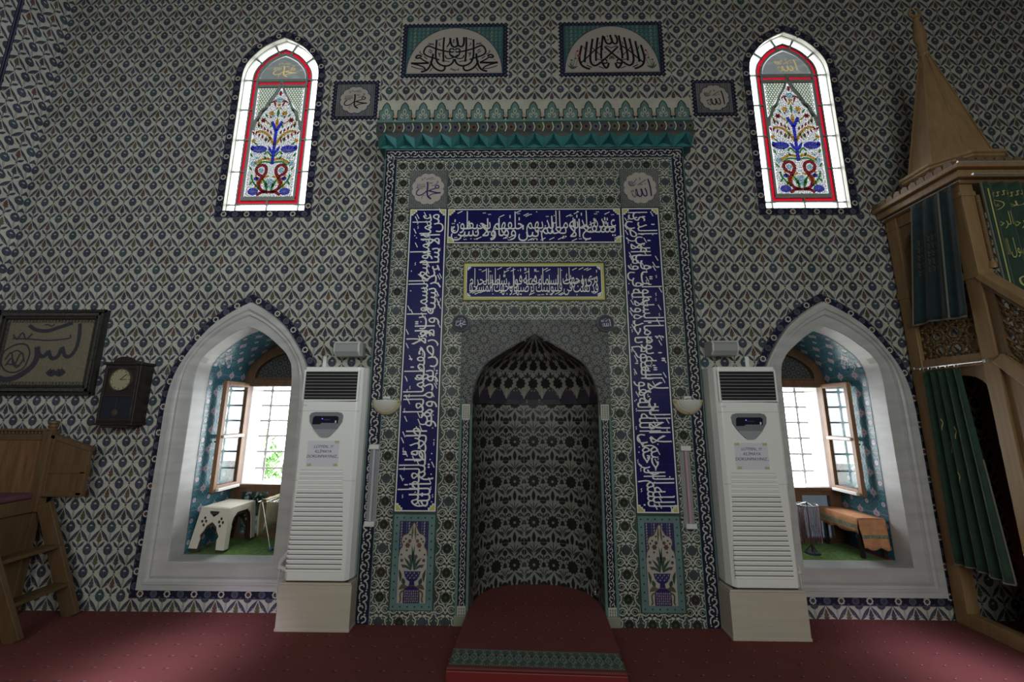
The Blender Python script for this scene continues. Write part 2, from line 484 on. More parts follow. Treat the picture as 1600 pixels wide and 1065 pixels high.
# ------------------------------------------------------------------ pointed arch outline
ARCH = [(1, 0), (.985, .15), (.945, .29), (.88, .41), (.774, .54), (.62, .69), (.466, .80), (.23, .915), (0, 1)]
ARCH_IN = [(1, 0), (1, .18), (1, .353), (.955, .545), (.87, .635), (.782, .70), (.503, .842), (.25, .94), (0, 1)]
ARCH_N = [(1, 0), (.99, .15), (.95, .29), (.88, .43), (.79, .56), (.566, .70), (.38, .80), (.19, .90), (0, 1)]
def _sm(P): return [tuple(p) for p in smooth_pts(P, 3)]
ARCH, ARCH_IN, ARCH_N = _sm(ARCH), _sm(ARCH_IN), _sm(ARCH_N)
def arch_half(hw, zs, za, prof=ARCH):
    return [(a * hw, zs + b * (za - zs)) for a, b in prof]
def arch_loop(cx, hw, zb, zs, za, prof=ARCH):
    h = arch_half(hw, zs, za, prof)
    return [(cx - hw, zb)] + [(cx + hw, zb)] + [(cx + x, z) for x, z in h] + [(cx - x, z) for x, z in h[:-1][::-1]]
def arch_w(z, hw, zs, za, prof=ARCH):
    """half width of the arch at height z"""
    if z <= zs: return hw
    if z >= za: return 0.0
    t = (z - zs) / (za - zs)
    for (a0, b0), (a1, b1) in zip(prof[:-1], prof[1:]):
        if b0 <= t <= b1: return hw * (a0 + (a1 - a0) * (t - b0) / (b1 - b0))
    return 0.0

# ------------------------------------------------------------------ Arabic lettering
FORMS = {}
for _cp in list(range(0xFE80, 0xFEFD)) + list(range(0xFB50, 0xFBFF)):
    _d = unicodedata.decomposition(chr(_cp)).split()
    if len(_d) >= 2 and _d[0] in ('<isolated>', '<final>', '<initial>', '<medial>'):
        FORMS.setdefault((''.join(chr(int(x, 16)) for x in _d[1:]), _d[0][1:-1]), chr(_cp))
def shape(word):
    units = []; i = 0
    while i < len(word):
        if word[i] == '\u0644' and i + 1 < len(word) and word[i + 1] in '\u0627\u0623\u0625\u0622':
            units.append(word[i:i + 2]); i += 2
        else: units.append(word[i]); i += 1
    out = []
    for k, u in enumerate(units):
        prev = k > 0 and (units[k - 1], 'initial') in FORMS and ((u, 'final') in FORMS)
        nxt = k < len(units) - 1 and (u, 'initial') in FORMS and (units[k + 1], 'final') in FORMS
        f = 'medial' if prev and nxt else 'final' if prev else 'initial' if nxt else 'isolated'
        out.append(FORMS.get((u, f), u))
    return ''.join(out[::-1])
_glyph = {}
BOLD = 0.014
def outline_tris(txt, y_hi=0.42, stretch=2.0, shear=0.0):
    """filled triangles of a line of type, tall strokes drawn out as in thuluth script; width scaled to natural"""
    key = (txt, y_hi, stretch, shear)
    if key in _glyph: return _glyph[key]
    cu = bpy.data.curves.new('type', 'FONT'); cu.body = txt; cu.fill_mode = 'NONE'; cu.resolution_u = 3; cu.offset = BOLD
    ob = bpy.data.objects.new('type', cu)
    me = bpy.data.meshes.new_from_object(ob)
    n = len(me.vertices); P = np.zeros(n * 3); me.vertices.foreach_get('co', P); P = P.reshape(-1, 3)[:, :2]
    E_ = np.zeros(len(me.edges) * 2, int); me.edges.foreach_get('vertices', E_); E_ = E_.reshape(-1, 2)
    bpy.data.meshes.remove(me); bpy.data.objects.remove(ob); bpy.data.curves.remove(cu)
    P = P.copy()
    if y_hi is not None:
        P[:, 1] = np.where(P[:, 1] > y_hi, y_hi + (P[:, 1] - y_hi) * stretch, P[:, 1])
    P[:, 0] += P[:, 1] * shear
    # orient the edges loop by loop
    nxt = {}
    for a, b in E_: nxt.setdefault(int(a), []).append(int(b)); nxt.setdefault(int(b), []).append(int(a))
    seen = set(); DE = []
    for st in range(n):
        if st in seen or st not in nxt: continue
        loop = [st]; seen.add(st); cur = st
        # vertex numbering runs along the outline, so prefer the following index
        while True:
            c = [q for q in nxt[cur] if q not in seen]
            if not c: break
            cur = (cur + 1) if (cur + 1) in c else c[0]
            seen.add(cur); loop.append(cur)
        for i in range(len(loop)): DE.append((loop[i], loop[(i + 1) % len(loop)]))
    DE = np.array(DE)
    r = delaunay_2d_cdt([Vector(p) for p in P.tolist()], [tuple(map(int, e)) for e in DE], [], 0, 1e-5)
    W = np.array([tuple(v) for v in r[0]]); T = [t for t in r[2] if len(t) == 3]
    if not T: return []
    T = np.array(T); C_ = W[T].mean(1)
    A = P[DE[:, 0]]; B = P[DE[:, 1]]
    wn = np.zeros(len(C_), int)
    for k in range(len(A)):
        (x0, y0), (x1, y1) = A[k], B[k]
        side = (x1 - x0) * (C_[:, 1] - y0) - (C_[:, 0] - x0) * (y1 - y0)
        wn += ((y0 <= C_[:, 1]) & (y1 > C_[:, 1]) & (side > 0)).astype(int)
        wn -= ((y0 > C_[:, 1]) & (y1 <= C_[:, 1]) & (side < 0)).astype(int)
    tri = W[T[wn != 0]]
    _glyph[key] = tri
    return tri
def type_motif(txt, m, l, **k):
    mo = Motif()
    for t in outline_tris(txt, **k): mo.append((t, m, l))
    return mo
def bounds(mo):
    A = np.concatenate([p for p, _, _ in mo]); return A.min(0), A.max(0)
def fit(mo, u0, v0, u1, v1):
    a, b = bounds(mo); s = (u1 - u0) / (b[0] - a[0]); t = (v1 - v0) / (b[1] - a[1])
    return mo.moved(s, t, u0 - a[0] * s, v0 - a[1] * t)
def scripture(text, L, H, m='letter', l=3, seed=1, marks=True, levels=2):
    """two interlocked levels of words filling a band of length L and height H, read right to left"""
    rnd = random.Random(seed); words = text.split(); out = Motif()
    rows = [words[i::levels] for i in range(levels)]
    for k, row in enumerate(rows):
        ms = [type_motif(shape(w), m, l) for w in row]
        wd = [bounds(q)[1][0] - bounds(q)[0][0] + 0.10 for q in ms]
        sx = L / sum(wd); x = L
        sy = H * (0.54 if levels == 2 else 0.62) / 0.95
        y = H * (0.12 if k == 0 else 0.44) if levels == 2 else H * 0.25
        for q, w in zip(ms, wd):
            a, b = bounds(q); x -= w * sx
            yy = min(y - min(0, 0) , H * 0.97 - b[1] * sy); yy = max(yy, H * 0.03 - a[1] * sy)
            out.extend(q.moved(sx * 0.97, sy, x - a[0] * sx * 0.97 + 0.03 * sx, yy + rnd.uniform(-.02, .02) * H))
    if marks:
        n = int(L / H * 13)
        for i in range(n):
            x = L * (i + rnd.random()) / n; y = rnd.choice([rnd.uniform(.80, .95), rnd.uniform(.04, .16), rnd.uniform(.4, .6)]) * H
            q = rnd.random()
            if q < .5: out.stroke([(x, y - .035 * H), (x + .15 * H, y + .04 * H)], .026 * H, m, l)
            elif q < .75: out.ell(x, y, .022 * H, .022 * H, m, l, n=4)
            else: out.stroke([(x, y), (x + .03 * H, y - .03 * H), (x + .06 * H, y), (x + .09 * H, y - .03 * H)], .016 * H, m, l, sub=2)
    return out
mat('speaker_mesh', (0.33, 0.34, 0.335), 0.8)
glass_tint('diffuser_glass', (0.8, 0.8, 0.82), 0.12)
mat('gold_light', (0.80, 0.62, 0.25), 0.4, emit=(0.85, 0.62, 0.2), es=0.35)  # gold lettering given a faint glow in place of sky behind it
mat('led_dim', (.05, .05, .35), .4); mat('slot_mid', (0.17, 0.17, 0.165), .6); mat('slot_soft', (0.40, 0.40, 0.39), .5)
glaze('violet_dark', (.040, .034, .046), .2); glaze('lilac_dim', (.13, .12, .14), .1); glaze('bezel_ring', (.16, .17, .20)); glaze('rust_pale', (0.50, 0.30, 0.22), 0.1); glaze('olive_pale', (0.26, 0.27, 0.20), 0.15)
mat('brass_dark', (0.10, 0.08, 0.05), .4, metal=.5)
mat('oak_dark', (0.17, 0.085, 0.035), .5, noise=.3, nscale=3, stretch=(14, 14, 1.2))
mat('slipper_blue', (.05, .09, .22), .5)
glaze('dome_ground', (0.21, 0.205, 0.18), .12); glaze('turquoise_dim', (0.045, 0.115, 0.115), .2)  # semidome ground kept lighter than the niche wall to offset its dim light
# ------------------------------------------------------------------ tile motifs, one lattice cell = 1 unit
P_ = 0.1776
def m_wall():
    m = Motif()
    m.star(0, 0.0, .222, .208, 18, 'bulb', 1, 0, 1.14)
    m.poly([(-.10, .20), (-.05, .31), (0, .25), (.05, .31), (.10, .20)], 'bulb', 1)
    m.lens((-.08, .06), (.08, .06), .07, 'cream', 2, 4, .02)
    m.poly([(-.3, -.008), (.3, -.008), (.3, .008), (-.3, .008)], 'leaf_edge', 2)
    m.lens((0, -.02), (0, -.19), .06, 'leaf_edge', 2, 4)
    m.poly([(-.03, -.20), (-.012, -.20), (-.03, -.66), (-.048, -.66)], 'leaf_edge', 1)
    m.poly([(.012, -.20), (.03, -.20), (.048, -.66), (.03, -.66)], 'leaf_edge', 1)
    for s in (-1, 1):
        m.lens((s * .01, -.70), (s * .48, -.11), .165, 'leaf', 1, 7, -.012 * s)
        m.lens((.5, -.94), (.5 + s * .30, -.63), .125, 'leaf', 1, 6, -.015 * s)
        m.lens((.5 + s * .02, -.58), (.5 + s * .12, -.42), .06, 'rust', 2, 4)
        m.lens((.5 + s * .02, -.68), (.5 + s * .14, -.52), .06, 'rust', 2, 4)
        m.lens((s * .06, -.64), (s * .43, -.19), .022, 'leaf_edge', 2, 3, -.012 * s)
        m.ell(.5 + s * .235, -.50, .045, .05, 'leaf_edge', 1, 8)
        m.ell(.5 + s * .235, -.50, .022, .026, 'cream', 2, 6)
        m.lens((.5 + s * .05, -.20), (.5 + s * .012, -.03), .03, 'leaf_edge', 1, 3)
    m.lens((.5, -.74), (.5, -.20), .17, 'rust', 1, 7)
    m.poly([(.475, -.68), (.525, -.68), (.51, -.92), (.49, -.92)], 'leaf_edge', 1)
    m.ell(.5, -.985, .055, .045, 'leaf', 1, 8)
    return m
WALL = m_wall()
_rw = random.Random(3)
def vary_wall(i, j):
    d = {}
    if _rw.random() < .22: d['bulb'] = 'bulb_teal'
    r = _rw.random()
    if r < .25: d['rust'] = 'olive'
    elif r < .5: d['rust'] = 'violet'
    elif r < .72: d['rust'] = 'leaf'
    return d
def m_mihrab():
    m = Motif()
    m.star(0, 0, .215, .145, 11, 'dark_flower', 1)
    m.ell(0, -.01, .07, .07, 'deep_green', 2, 8)
    m.ell(.5, -.01, .14, .15, 'deep_green', 1, 10)
    m.poly([(.5, -.22), (.43, -.08), (.57, -.08)], 'deep_green', 1)
    c = 'cream'
    for s in (-1, 1):
        m.stroke([(.5 + s * .20, .14), (.5 + s * .20, -.02), (.5 + s * .12, -.16), (.5 + s * .01, -.27)], .046, c, 3, 3)
        m.stroke([(s * .34, .13), (s * .31, .22), (s * .20, .24)], .046, c, 3, 2)
        m.stroke([(s * .03, -.36), (s * .13, -.26), (s * .27, -.25), (s * .30, -.16)], .046, c, 3, 3)
        m.stroke([(s * -.03, .36), (s * .10, .50), (s * .16, .62), (s * .30, .66), (s * .42, .58), (s * .44, .50)], .046, c, 3, 3)
        m.stroke([(s * .43, .45), (s * .36, .38), (s * .24, .36), (s * .14, .43), (s * .02, .56), (s * -.05, .63)], .046, c, 3, 3)
        m.ell(s * .265, .50, .10, .085, 'olive_pale', 2, 10)
        m.ell(s * .265, .50, .055, .055, 'dark_flower', 3, 8)
        m.poly([(s * .03, .30), (s * .16, .33), (s * .20, .25), (s * .09, .20), (s * .02, .22)], c, 3)
        m.ell(s * .13, .36, .06, .035, 'dark_flower', 4, 8)
        m.ell(s * .36, .30, .055, .05, 'dark_flower', 3, 8)
        m.stroke([(.5 + s * .09, .33), (.5 + s * .10, .22), (.5 + s * .18, .15)], .045, c, 3, 2)
        m.lens((s * .24, .17), (s * .32, .03), .05, c, 3, 3)
        m.lens((.5 + s * .30, -.10), (.5 + s * .22, -.38), .07, 'deep_green', 1, 4)
    for s in (-1, 1):
        m.stroke([(s * .22, -.06), (s * .15, -.19), (s * .02, -.24)], .03, c, 4, 2); m.lens((s * .20, .10), (s * .10, .22), .04, c, 4, 3)
        m.lens((.5 + s * .05, .12), (.5 + s * .16, .02), .035, c, 3, 3); m.stroke([(.5 + s * .02, .45), (.5 + s * .06, .36), (.5 + s * .02, .30)], .035, c, 3, 2)
        m.ell(.5 + s * .17, .46, .035, .03, 'dark_flower', 3, 6); m.ell(.5 + s * .40, -.42, .03, .03, c, 3, 5)
    m.poly([(0, .58), (.045, .52), (0, .46), (-.045, .52)], 'dark_flower', 4)
    m.poly([(.49, -.27), (.51, -.27), (.512, -.62), (.488, -.62)], c, 3)
    return m
MIH = m_mihrab()
_rm = random.Random(5)
def vary_mih(i, j):
    d = {}; r = _rm.random()
    if r < .25: d['dark_flower'] = 'brown_flower'
    elif r < .5: d['dark_flower'] = 'blue_flower'
    if _rm.random() < .3: d['deep_green'] = 'blue_flower'
    return d
def m_niche():
    """cell 1 wide, 2 high: rosettes at v=0, tulip sheaves under pointed leaf arches at v=1"""
    m = Motif(); g = 'niche_green'; d = 'niche_dark'
    m.star(0, 0, .34, .26, 11, d, 1); m.star(0, -.02, .19, .14, 9, 'niche_wine', 2); m.ell(0, -.03, .07, .07, 'niche_ground', 3, 6)
    for s in (-1, 1):
        m.lens((s * .02, .36), (s * .50, .84), .135, g, 1, 6, .03 * s)
        m.lens((s * .04, 1.66), (s * .46, 1.30), .12, g, 1, 6, .03 * s)
        m.lens((0, .55), (s * .33, .78), .075, g, 1, 5); m.lens((0, .62), (s * .24, .95), .05, g, 1, 5)
        m.ell(s * .255, 1.16, .085, .135, d, 1, 9, s * -.12)
        m.ell(s * .29, .34, .115, .085, d, 1, 8); m.ell(s * .29, .33, .04, .03, 'niche_ground', 2, 6)
        m.lens((.5 + s * .03, 1.40), (.5 + s * .22, 1.62), .07, g, 1, 4); m.lens((.5 + s * .03, 1.50), (.5 + s * .15, 1.80), .06, g, 1, 4)
        m.ell(.5 + s * .19, 1.72, .035, .04, d, 1, 6); m.ell(.5 + s * .10, 1.90, .035, .04, d, 1, 6)
        m.lens((.5, .20), (.5 + s * .20, .42), .07, g, 1, 4); m.lens((.5 + s * .12, -.16 + .2), (.5 + s * .20, .22), .05, g, 1, 4)
    m.ell(.5, 1.05, .185, .185, d, 1, 11); m.star(.5, 1.05, .09, .05, 6, 'niche_wine', 2)
    m.lens((0, .98), (0, 1.54), .20, d, 1, 7); m.lens((0, .50), (0, 1.05), .05, g, 1, 4)
    m.ell(.5, .56, .13, .14, d, 1, 9); m.ell(.5, .58, .05, .05, 'niche_wine', 2, 6); m.lens((.5, .10), (.5, .46), .06, g, 1, 4)
    m.ell(.5, 1.98, .10, .13, d, 1, 9); m.lens((.5, 1.36), (.5, 1.88), .04, g, 1, 4); m.ell(.5, .02, .09, .06, 'niche_wine', 1, 8)
    return m
NIC = m_niche()
def m_star():
    m = Motif()
    for cx, cy, ph in ((0, 0, 0), (.5, .5, PI / 12)):
        for k in range(12):
            t = k * PI / 6 + ph
            m.ell(cx + .215 * math.cos(t), cy + .215 * math.sin(t), .082, .043, 'star_dark', 1, 8, t)
            if k % 3: m.ell(cx + .345 * math.cos(t + PI / 12), cy + .345 * math.sin(t + PI / 12), .036, .045, 'niche_wine' if k % 2 else 'star_dark', 1, 6, t)
        m.star(cx, cy, .125, .05, 12, 'star_blue', 2, ph)
        m.ell(cx, cy, .04, .04, 'star_dark', 3, 6)
    for cx, cy in ((.5, 0), (0, .5)):
        for k in range(4):
            t = k * PI / 2
            m.ell(cx + .085 * math.cos(t), cy + .085 * math.sin(t), .050, .038, 'star_dark', 1, 6, t)
        m.ell(cx, cy, .028, .028, 'star_blue', 2, 6)
    return m
STAR = m_star()
_rs = random.Random(11)
def vary_star(i, j):
    r = _rs.random()
    return {'star_blue': 'panel_grey'} if r < .4 else {'star_dark': 'niche_wine'} if r < .6 else {}
def m_recess():
    m = Motif(); w = .085; t = 'strap_teal'; o = 'lilac'
    oc = [(.33, .14), (.14, .33), (-.14, .33), (-.33, .14), (-.33, -.14), (-.14, -.33), (.14, -.33), (.33, -.14), (.33, .14)]
    def line(pts, cx, cy):
        P = [(cx + a, cy + b) for a, b in pts]
        for a, b in zip(P[:-1], P[1:]):
            m.stroke([a, b], w + .035, 'navy', 1, 1); m.stroke([a, b], w, t, 2, 1)
    line([(a * .8, b * .8) for a, b in oc], 0, 0)
    line([(-.5, -.30), (-.2, 0), (-.5, .30)], 0, 0); line([(.5, -.30), (.2, 0), (.5, .30)], 0, 0)
    line([(-.30, .5), (0, .2), (.30, .5)], 0, 0); line([(-.30, -.5), (0, -.2), (.30, -.5)], 0, 0)
    m.poly([(.5 + (x - .5) * 1.28, .5 + (y - .5) * 1.28) for x, y in [(.5, .70), (.56, .60), (.66, .56), (.62, .5), (.66, .44), (.56, .40), (.5, .30), (.44, .40), (.34, .44), (.38, .5), (.34, .56), (.44, .60)]], o, 3)
    m.ell(.5, .5, .05, .05, 'red_paint', 4, 6)
    m.ell(0, 0, .12, .12, o, 3, 8)
    m.ell(0, 0, .03, .03, 'recess_ground', 4, 6)
    return m
REC = m_recess()
def border_run(pt, path, w, ring='cream', pitch=.115, dl=3, edge=True, closed=False):
    """dark band with alternating pale and blue rosettes that follows a path of (u, v) points; the path is its centre line"""
    P = np.array(path, float)
    if closed: P = np.vstack([P, P[0]])
    d = np.diff(P, axis=0); L = np.hypot(d[:, 0], d[:, 1]); N = len(P)
    tn = d / L[:, None]; q = np.stack([-tn[:, 1], tn[:, 0]], 1)
    nv = []
    for i in range(N):
        a = q[i - 1] if (i > 0 or closed) else q[0]; b = q[i] if i < N - 1 else (q[0] if closed else q[-1])
        if closed and i in (0, N - 1): a, b = q[-1], q[0]
        n_ = a + b; n_ /= np.hypot(*n_); nv.append(n_ / max(.35, n_ @ b))
    nv = np.array(nv)
    for i in range(N - 1):
        def strip(h0, h1, m, l):
            pt.P.append((np.array([P[i] + nv[i] * h0, P[i + 1] + nv[i + 1] * h0, P[i + 1] + nv[i + 1] * h1, P[i] + nv[i] * h1]), m, l))
        strip(-w / 2, w / 2, 'navy', dl)
        if edge:
            strip(-w / 2, -w / 2 + .006, 'leaf_edge', dl + 1); strip(w / 2 - .006, w / 2, 'leaf_edge', dl + 1)
    cum = np.concatenate([[0], np.cumsum(L)]); T = cum[-1]; n = max(2, int(round(T / pitch / 2)) * 2)
    for k in range(n):
        s = (k + .5) * T / n; i = min(N - 2, int(np.searchsorted(cum, s) - 1)); c = P[i] + tn[i] * (s - cum[i]); a = math.atan2(tn[i][1], tn[i][0])
        mo = Motif()
        if k % 2 == 0:
            mo.star(0, 0, .031, .025, 8, ring, dl + 1); mo.ell(0, 0, .016, .016, 'navy', dl + 2, 8)
            mo.ell(0, 0, .008, .008, random.choice(['red_paint', 'olive', 'navy']), dl + 3, 6)
        else:
            mo.ell(0, 0, .030, .028, 'leaf_edge', dl + 1, 10); mo.ell(0, 0, .020, .019, 'bulb', dl + 2, 8)
        mo.lens((.05, .022), (.075, .030), .010, 'leaf_edge', dl + 1, 3); mo.lens((.04, -.026), (.065, -.022), .010, 'leaf_edge', dl + 1, 3)
        pt.put(mo, 1, 1, c[0], c[1], a)
# ------------------------------------------------------------------ calligraphic drawings (unit disc)
def px(pts, cx, cy, r): return [((x - cx) / r, -(y - cy) / r) for x, y in pts]
NIB = math.radians(-40)
def m_muhammad(m='ink', l=3, fine=True):
    q = Motif(); C_ = (410, 510, 340)
    def S(p, w): q.stroke(px(p, *C_), w / 340, m, l, 4, None)
    S([(388, 350), (400, 420), (396, 560), (400, 650), (425, 700), (488, 745)], 36)
    S([(700, 605), (600, 598), (420, 555)], 30)
    S([(420, 562), (500, 525), (575, 505)], 22)
    S([(575, 505), (575, 455), (600, 428), (650, 448), (645, 488), (590, 500)], 24)
    S([(700, 607), (560, 622), (475, 650), (425, 695)], 20)
    S([(385, 560), (300, 635), (215, 662), (160, 640), (155, 590), (180, 545), (212, 520)], 24)
    if fine:
        S([(440, 345), (448, 392), (475, 365), (492, 395), (512, 345)], 9); S([(360, 290), (520, 240)], 11)
        S([(445, 300), (560, 278)], 9); S([(590, 348), (635, 345), (620, 375), (540, 430), (480, 440)], 11)
        S([(250, 270), (290, 290), (262, 322)], 11); S([(312, 250), (328, 268), (340, 242)], 10)
        S([(345, 655), (290, 680), (275, 750)], 10)
        for k in range(6):
            S([(170 + k * 32, 385), (165 + k * 32, 440), (185 + k * 32, 470 - 8 * (k % 3))], 8)
        S([(130, 490), (240, 480), (350, 460)], 8); S([(150, 450), (200, 510), (260, 500), (310, 520)], 7)
    return q
def m_allah(m='ink', l=3, fine=True):
    q = Motif(); C_ = (265, 755, 185)
    def S(p, w): q.stroke(px(p, *C_), w / 185, m, l, 4, None)
    S([(364, 645), (376, 690), (388, 760), (396, 862)], 17)
    S([(322, 762), (338, 800), (342, 845), (320, 862), (296, 835), (280, 772)], 15)
    S([(272, 768), (282, 815), (275, 858), (250, 864), (230, 832), (220, 772)], 15)
    S([(212, 770), (206, 820), (222, 850), (248, 866)], 9)
    S([(212, 850), (195, 872), (175, 855), (165, 825)], 9)
    if fine:
        S([(235, 725), (340, 655)], 8); S([(188, 702), (228, 640)], 7); S([(260, 628), (272, 648), (262, 655)], 7)
        S([(265, 712), (272, 724), (282, 712), (290, 724), (296, 708)], 5); S([(318, 702), (330, 712), (340, 698)], 5)
        S([(155, 808), (175, 785), (185, 800), (150, 812)], 6)
        for k in range(4): S([(130 + 14 * k, 672), (138 + 14 * k, 705), (150 + 14 * k, 735)], 6)
        S([(125, 690), (150, 735), (205, 718), (215, 700)], 6)
    return q
def scallop(m, l, n=12, r=1.0, a=.085, sub=5):
    t = np.arange(n * sub) * 2 * PI / (n * sub)
    rr = r - a + a * np.abs(np.sin(t * n / 2)) ** .7
    return Motif().poly(np.stack([rr * np.cos(t), rr * np.sin(t)], 1), m, l)
def arabesque(u0, v0, u1, v1, step, mats, l, seed=2, w=.22, ell=True):
    """small scattered scrolls and florets filling a rectangle"""
    r = random.Random(seed); q = Motif(); nx = max(1, int((u1 - u0) / step)); ny = max(1, int((v1 - v0) / step))
    for i in range(nx):
        for j in range(ny):
            x = u0 + (i + .5) * (u1 - u0) / nx; y = v0 + (j + .5) * (v1 - v0) / ny; t = ((i + j) % 2) * PI + PI / 4
            m = mats[(i * 7 + j * 3) % len(mats)]; s = step * .5
            q.stroke([(x + s * math.cos(t) * .9, y + s * math.sin(t) * .9), (x + s * .5 * math.cos(t + .9), y + s * .5 * math.sin(t + .9)),
                      (x, y), (x - s * .5 * math.cos(t + .9), y - s * .5 * math.sin(t + .9)), (x - s * math.cos(t) * .9, y - s * math.sin(t) * .9)], step * w, m, l, 2)
            if ell: q.ell(x + s * .62, y - s * .2, step * .13, step * .13, m, l, 6)
    return q
def scroll_run(p0, p1, w, pitch, m, l):
    """running scroll between two points (the cobalt border)"""
    q = Motif(); a = np.array(p0, float); b = np.array(p1, float); d = b - a; L = np.hypot(*d); d /= L; n_ = np.array([-d[1], d[0]])
    k = max(1, int(round(L / pitch))); h = L / k
    for i in range(k):
        c = a + d * (i + .5) * h; s = 1 if i % 2 else -1
        def T(pts): return [tuple(c + d * x * h + n_ * y * w * s) for x, y in pts]
        q.stroke(T([(-.5, .0), (-.30, .34), (.05, .34), (.12, .02), (-.10, -.04)]), w * .12, m, l, 2)
        q.stroke(T([(-.25, -.32), (.10, -.34), (.38, -.22), (.5, 0)]), w * .11, m, l, 2)
        q.ell(*T([(.30, .25)])[0], w * .09, w * .09, m, l, 6)
        q.ell(*T([(-.40, -.28)])[0], w * .07, w * .07, m, l, 6)
    return q
def lattice_disc(): pass
# ================================================================== THE SHELL
WY = 0.166        # face of the prayer wall; the mihrab face stands at y = 0
XL, XR, YB, ZC = -5.08, 5.30, -8.0, 7.2
STAINED = [(-2.653, .405, 3.569, 5.09, 5.574), (2.653, .405, 3.569, 5.09, 5.574)]
LOWER = [(-2.644, .655, .171, 1.64, 2.626), (2.644, .655, .171, 1.64, 2.626)]
LIN = (.445, .37, 1.66, 2.40)       # inner marble edge: half width, sill, springing, apex
NW, NS, NA = .53, 1.70, 2.297       # niche half width, springing, apex
def in_arch(x, z, cx, hw, zb, zs, za, g=0.0):
    return zb - g < z and abs(x - cx) < (arch_w(z - g * .9, hw + g, zs, za) if z > zs else hw + g) and z < za + g
def drop_wall(x, z):
    if abs(x) < 1.40 and z < 4.47: return True
    for a in STAINED: 
        if in_arch(x, z, *a, g=.05): return True
    for a in LOWER:
        if in_arch(x, z, *a, g=.04): return True
    for r in WPANELS:
        if r[0] < x < r[2] and r[1] < z < r[3]: return True
    return False
WPANELS = [(-1.385, 5.045, -.245, 5.733), (.275, 5.04, 1.392, 5.733), (-2.08, 4.555, -1.577, 5.037), (1.62, 4.56, 2.087, 5.01), (-1.60, 4.475, 1.62, 4.78)]
floor_mb = MB(); floor_mb.box(XL, XR, YB, WY, -.15, 0, 'carpet_red')
floor = floor_mb.build('floor'); tag(floor, kind='structure', label='red tufted carpet floor with small dark flecks')
# flecks woven into the carpet, two-tone ticks on a staggered grid
fk = Pat(lambda u, v, h: np.stack([u, v, h + .0006], 1))
_rf = random.Random(9)
for i in range(-34, 36):
    for j in range(0, 16):
        x = i * .155 + (j % 2) * .0775 + _rf.uniform(-.004, .004); y = .10 - j * .135
        if y < -3.2: continue
        mo = Motif().lens((-.016, -.004), (.010, 0), .012, 'fleck_dark', 1, 3); mo.lens((.004, .002), (.022, .010), .006, 'fleck_pale', 1, 3)
        fk.put(mo, 1, 1, x, y)
fl = fk.mesh('carpet_flecks', floor)
# plain hall behind the camera
for nm, b in (('ceiling', (XL, XR, YB, WY + .14, ZC, ZC + .2)), ('wall_rear', (XL, XR, YB - .2, YB, 0, ZC)),
              ('wall_right', (XR, XR + .2, YB, WY + .14, 0, ZC))):
    q = MB(); q.box(*b, 'plaster'); tag(q.build(nm), kind='structure')
# ---- wall_back : slab with four arched openings, tiles on its face
def slab_with_holes(mb_, outer, holes, y0, y1, m):
    loops = [outer] + holes; V = []; Ed = []
    for lp in loops:
        b = len(V); V += [Vector(p) for p in lp]; Ed += [(b + i, b + (i + 1) % len(lp)) for i in range(len(lp))]
    r = delaunay_2d_cdt(V, Ed, [], 0, 1e-6)
    W = [(p.x, p.y) for p in r[0]]
    def inside(p, lp):
        c = False
        for i in range(len(lp)):
            (xa, ya), (xb, yb) = lp[i - 1], lp[i]
            if (ya > p[1]) != (yb > p[1]) and p[0] < (xb - xa) * (p[1] - ya) / (yb - ya) + xa: c = not c
        return c
    T = []
    for t in r[2]:
        c = (sum(W[i][0] for i in t) / len(t), sum(W[i][1] for i in t) / len(t))
        if inside(c, outer) and not any(inside(c, h) for h in holes): T.append(tuple(t))
    mb_.add([(x, y0, z) for x, z in W], T, m); mb_.add([(x, y1, z) for x, z in W], T, m)
    for lp in holes + [outer]:
        n = len(lp)
        mb_.add([(x, y0, z) for x, z in lp] + [(x, y1, z) for x, z in lp], [(i, (i + 1) % n, n + (i + 1) % n, n + i) for i in range(n)], m)
holesA = [arch_loop(c, hw, zb, zs, za) for c, hw, zb, zs, za in STAINED]
holesB = [arch_loop(c, .52, .30, 1.65, 2.48) for c, hw, zb, zs, za in LOWER]
nicheH = [(-.60, 0.02), (.60, 0.02), (.60, 2.35), (-.60, 2.35)]
slab = MB(); slab_with_holes(slab, [(XL - .2, 0), (XR + .2, 0), (XR + .2, ZC), (XL - .2, ZC)], holesA + holesB + [nicheH], WY, WY + .08, 'cream')
wp = Pat(plane_y(WY))
wp.fill(WALL, P_, (XL, 0, XR, 6.75), -2.196, 2.779, drop=drop_wall, vary=vary_wall)
for (c, hw, zb, zs, za) in STAINED:
    lp = arch_loop(c, hw + .038, zb - .038, zs, za + .05)
    border_run(wp, lp, .076, closed=True)
for (c, hw, zb, zs, za) in LOWER:
    lp = arch_loop(c, hw + .036, zb - .036, zs, za + .05)
    border_run(wp, lp, .074, closed=True)
wall = wp.mesh('wall_back', extra=[(slab.V, slab.F, 'cream')])
tag(wall, 'prayer wall covered in cream tiles with dark blue leaves and bulbs', kind='structure')
# ---- left wall
q = MB(); q.box(XL - .2, XL, YB, WY + .14, 0, ZC, 'cream')
lw = Pat(plane_x(XL, 1)); 
lw.fill(WALL, P_, (-2.2, 0, WY, 6.75), -.0475, 2.779, vary=vary_wall)
lw.rect(-.235, 0, -.195, 6.75, 'navy', 3); lw.rect(-.228, 0, -.222, 6.75, 'leaf_edge', 4); lw.rect(-.207, 0, -.201, 6.75, 'leaf_edge', 4)
tag(lw.mesh('wall_left', extra=[(q.V, q.F, 'cream')]), 'left side wall with the same leaf pattern tiles', kind='structure')

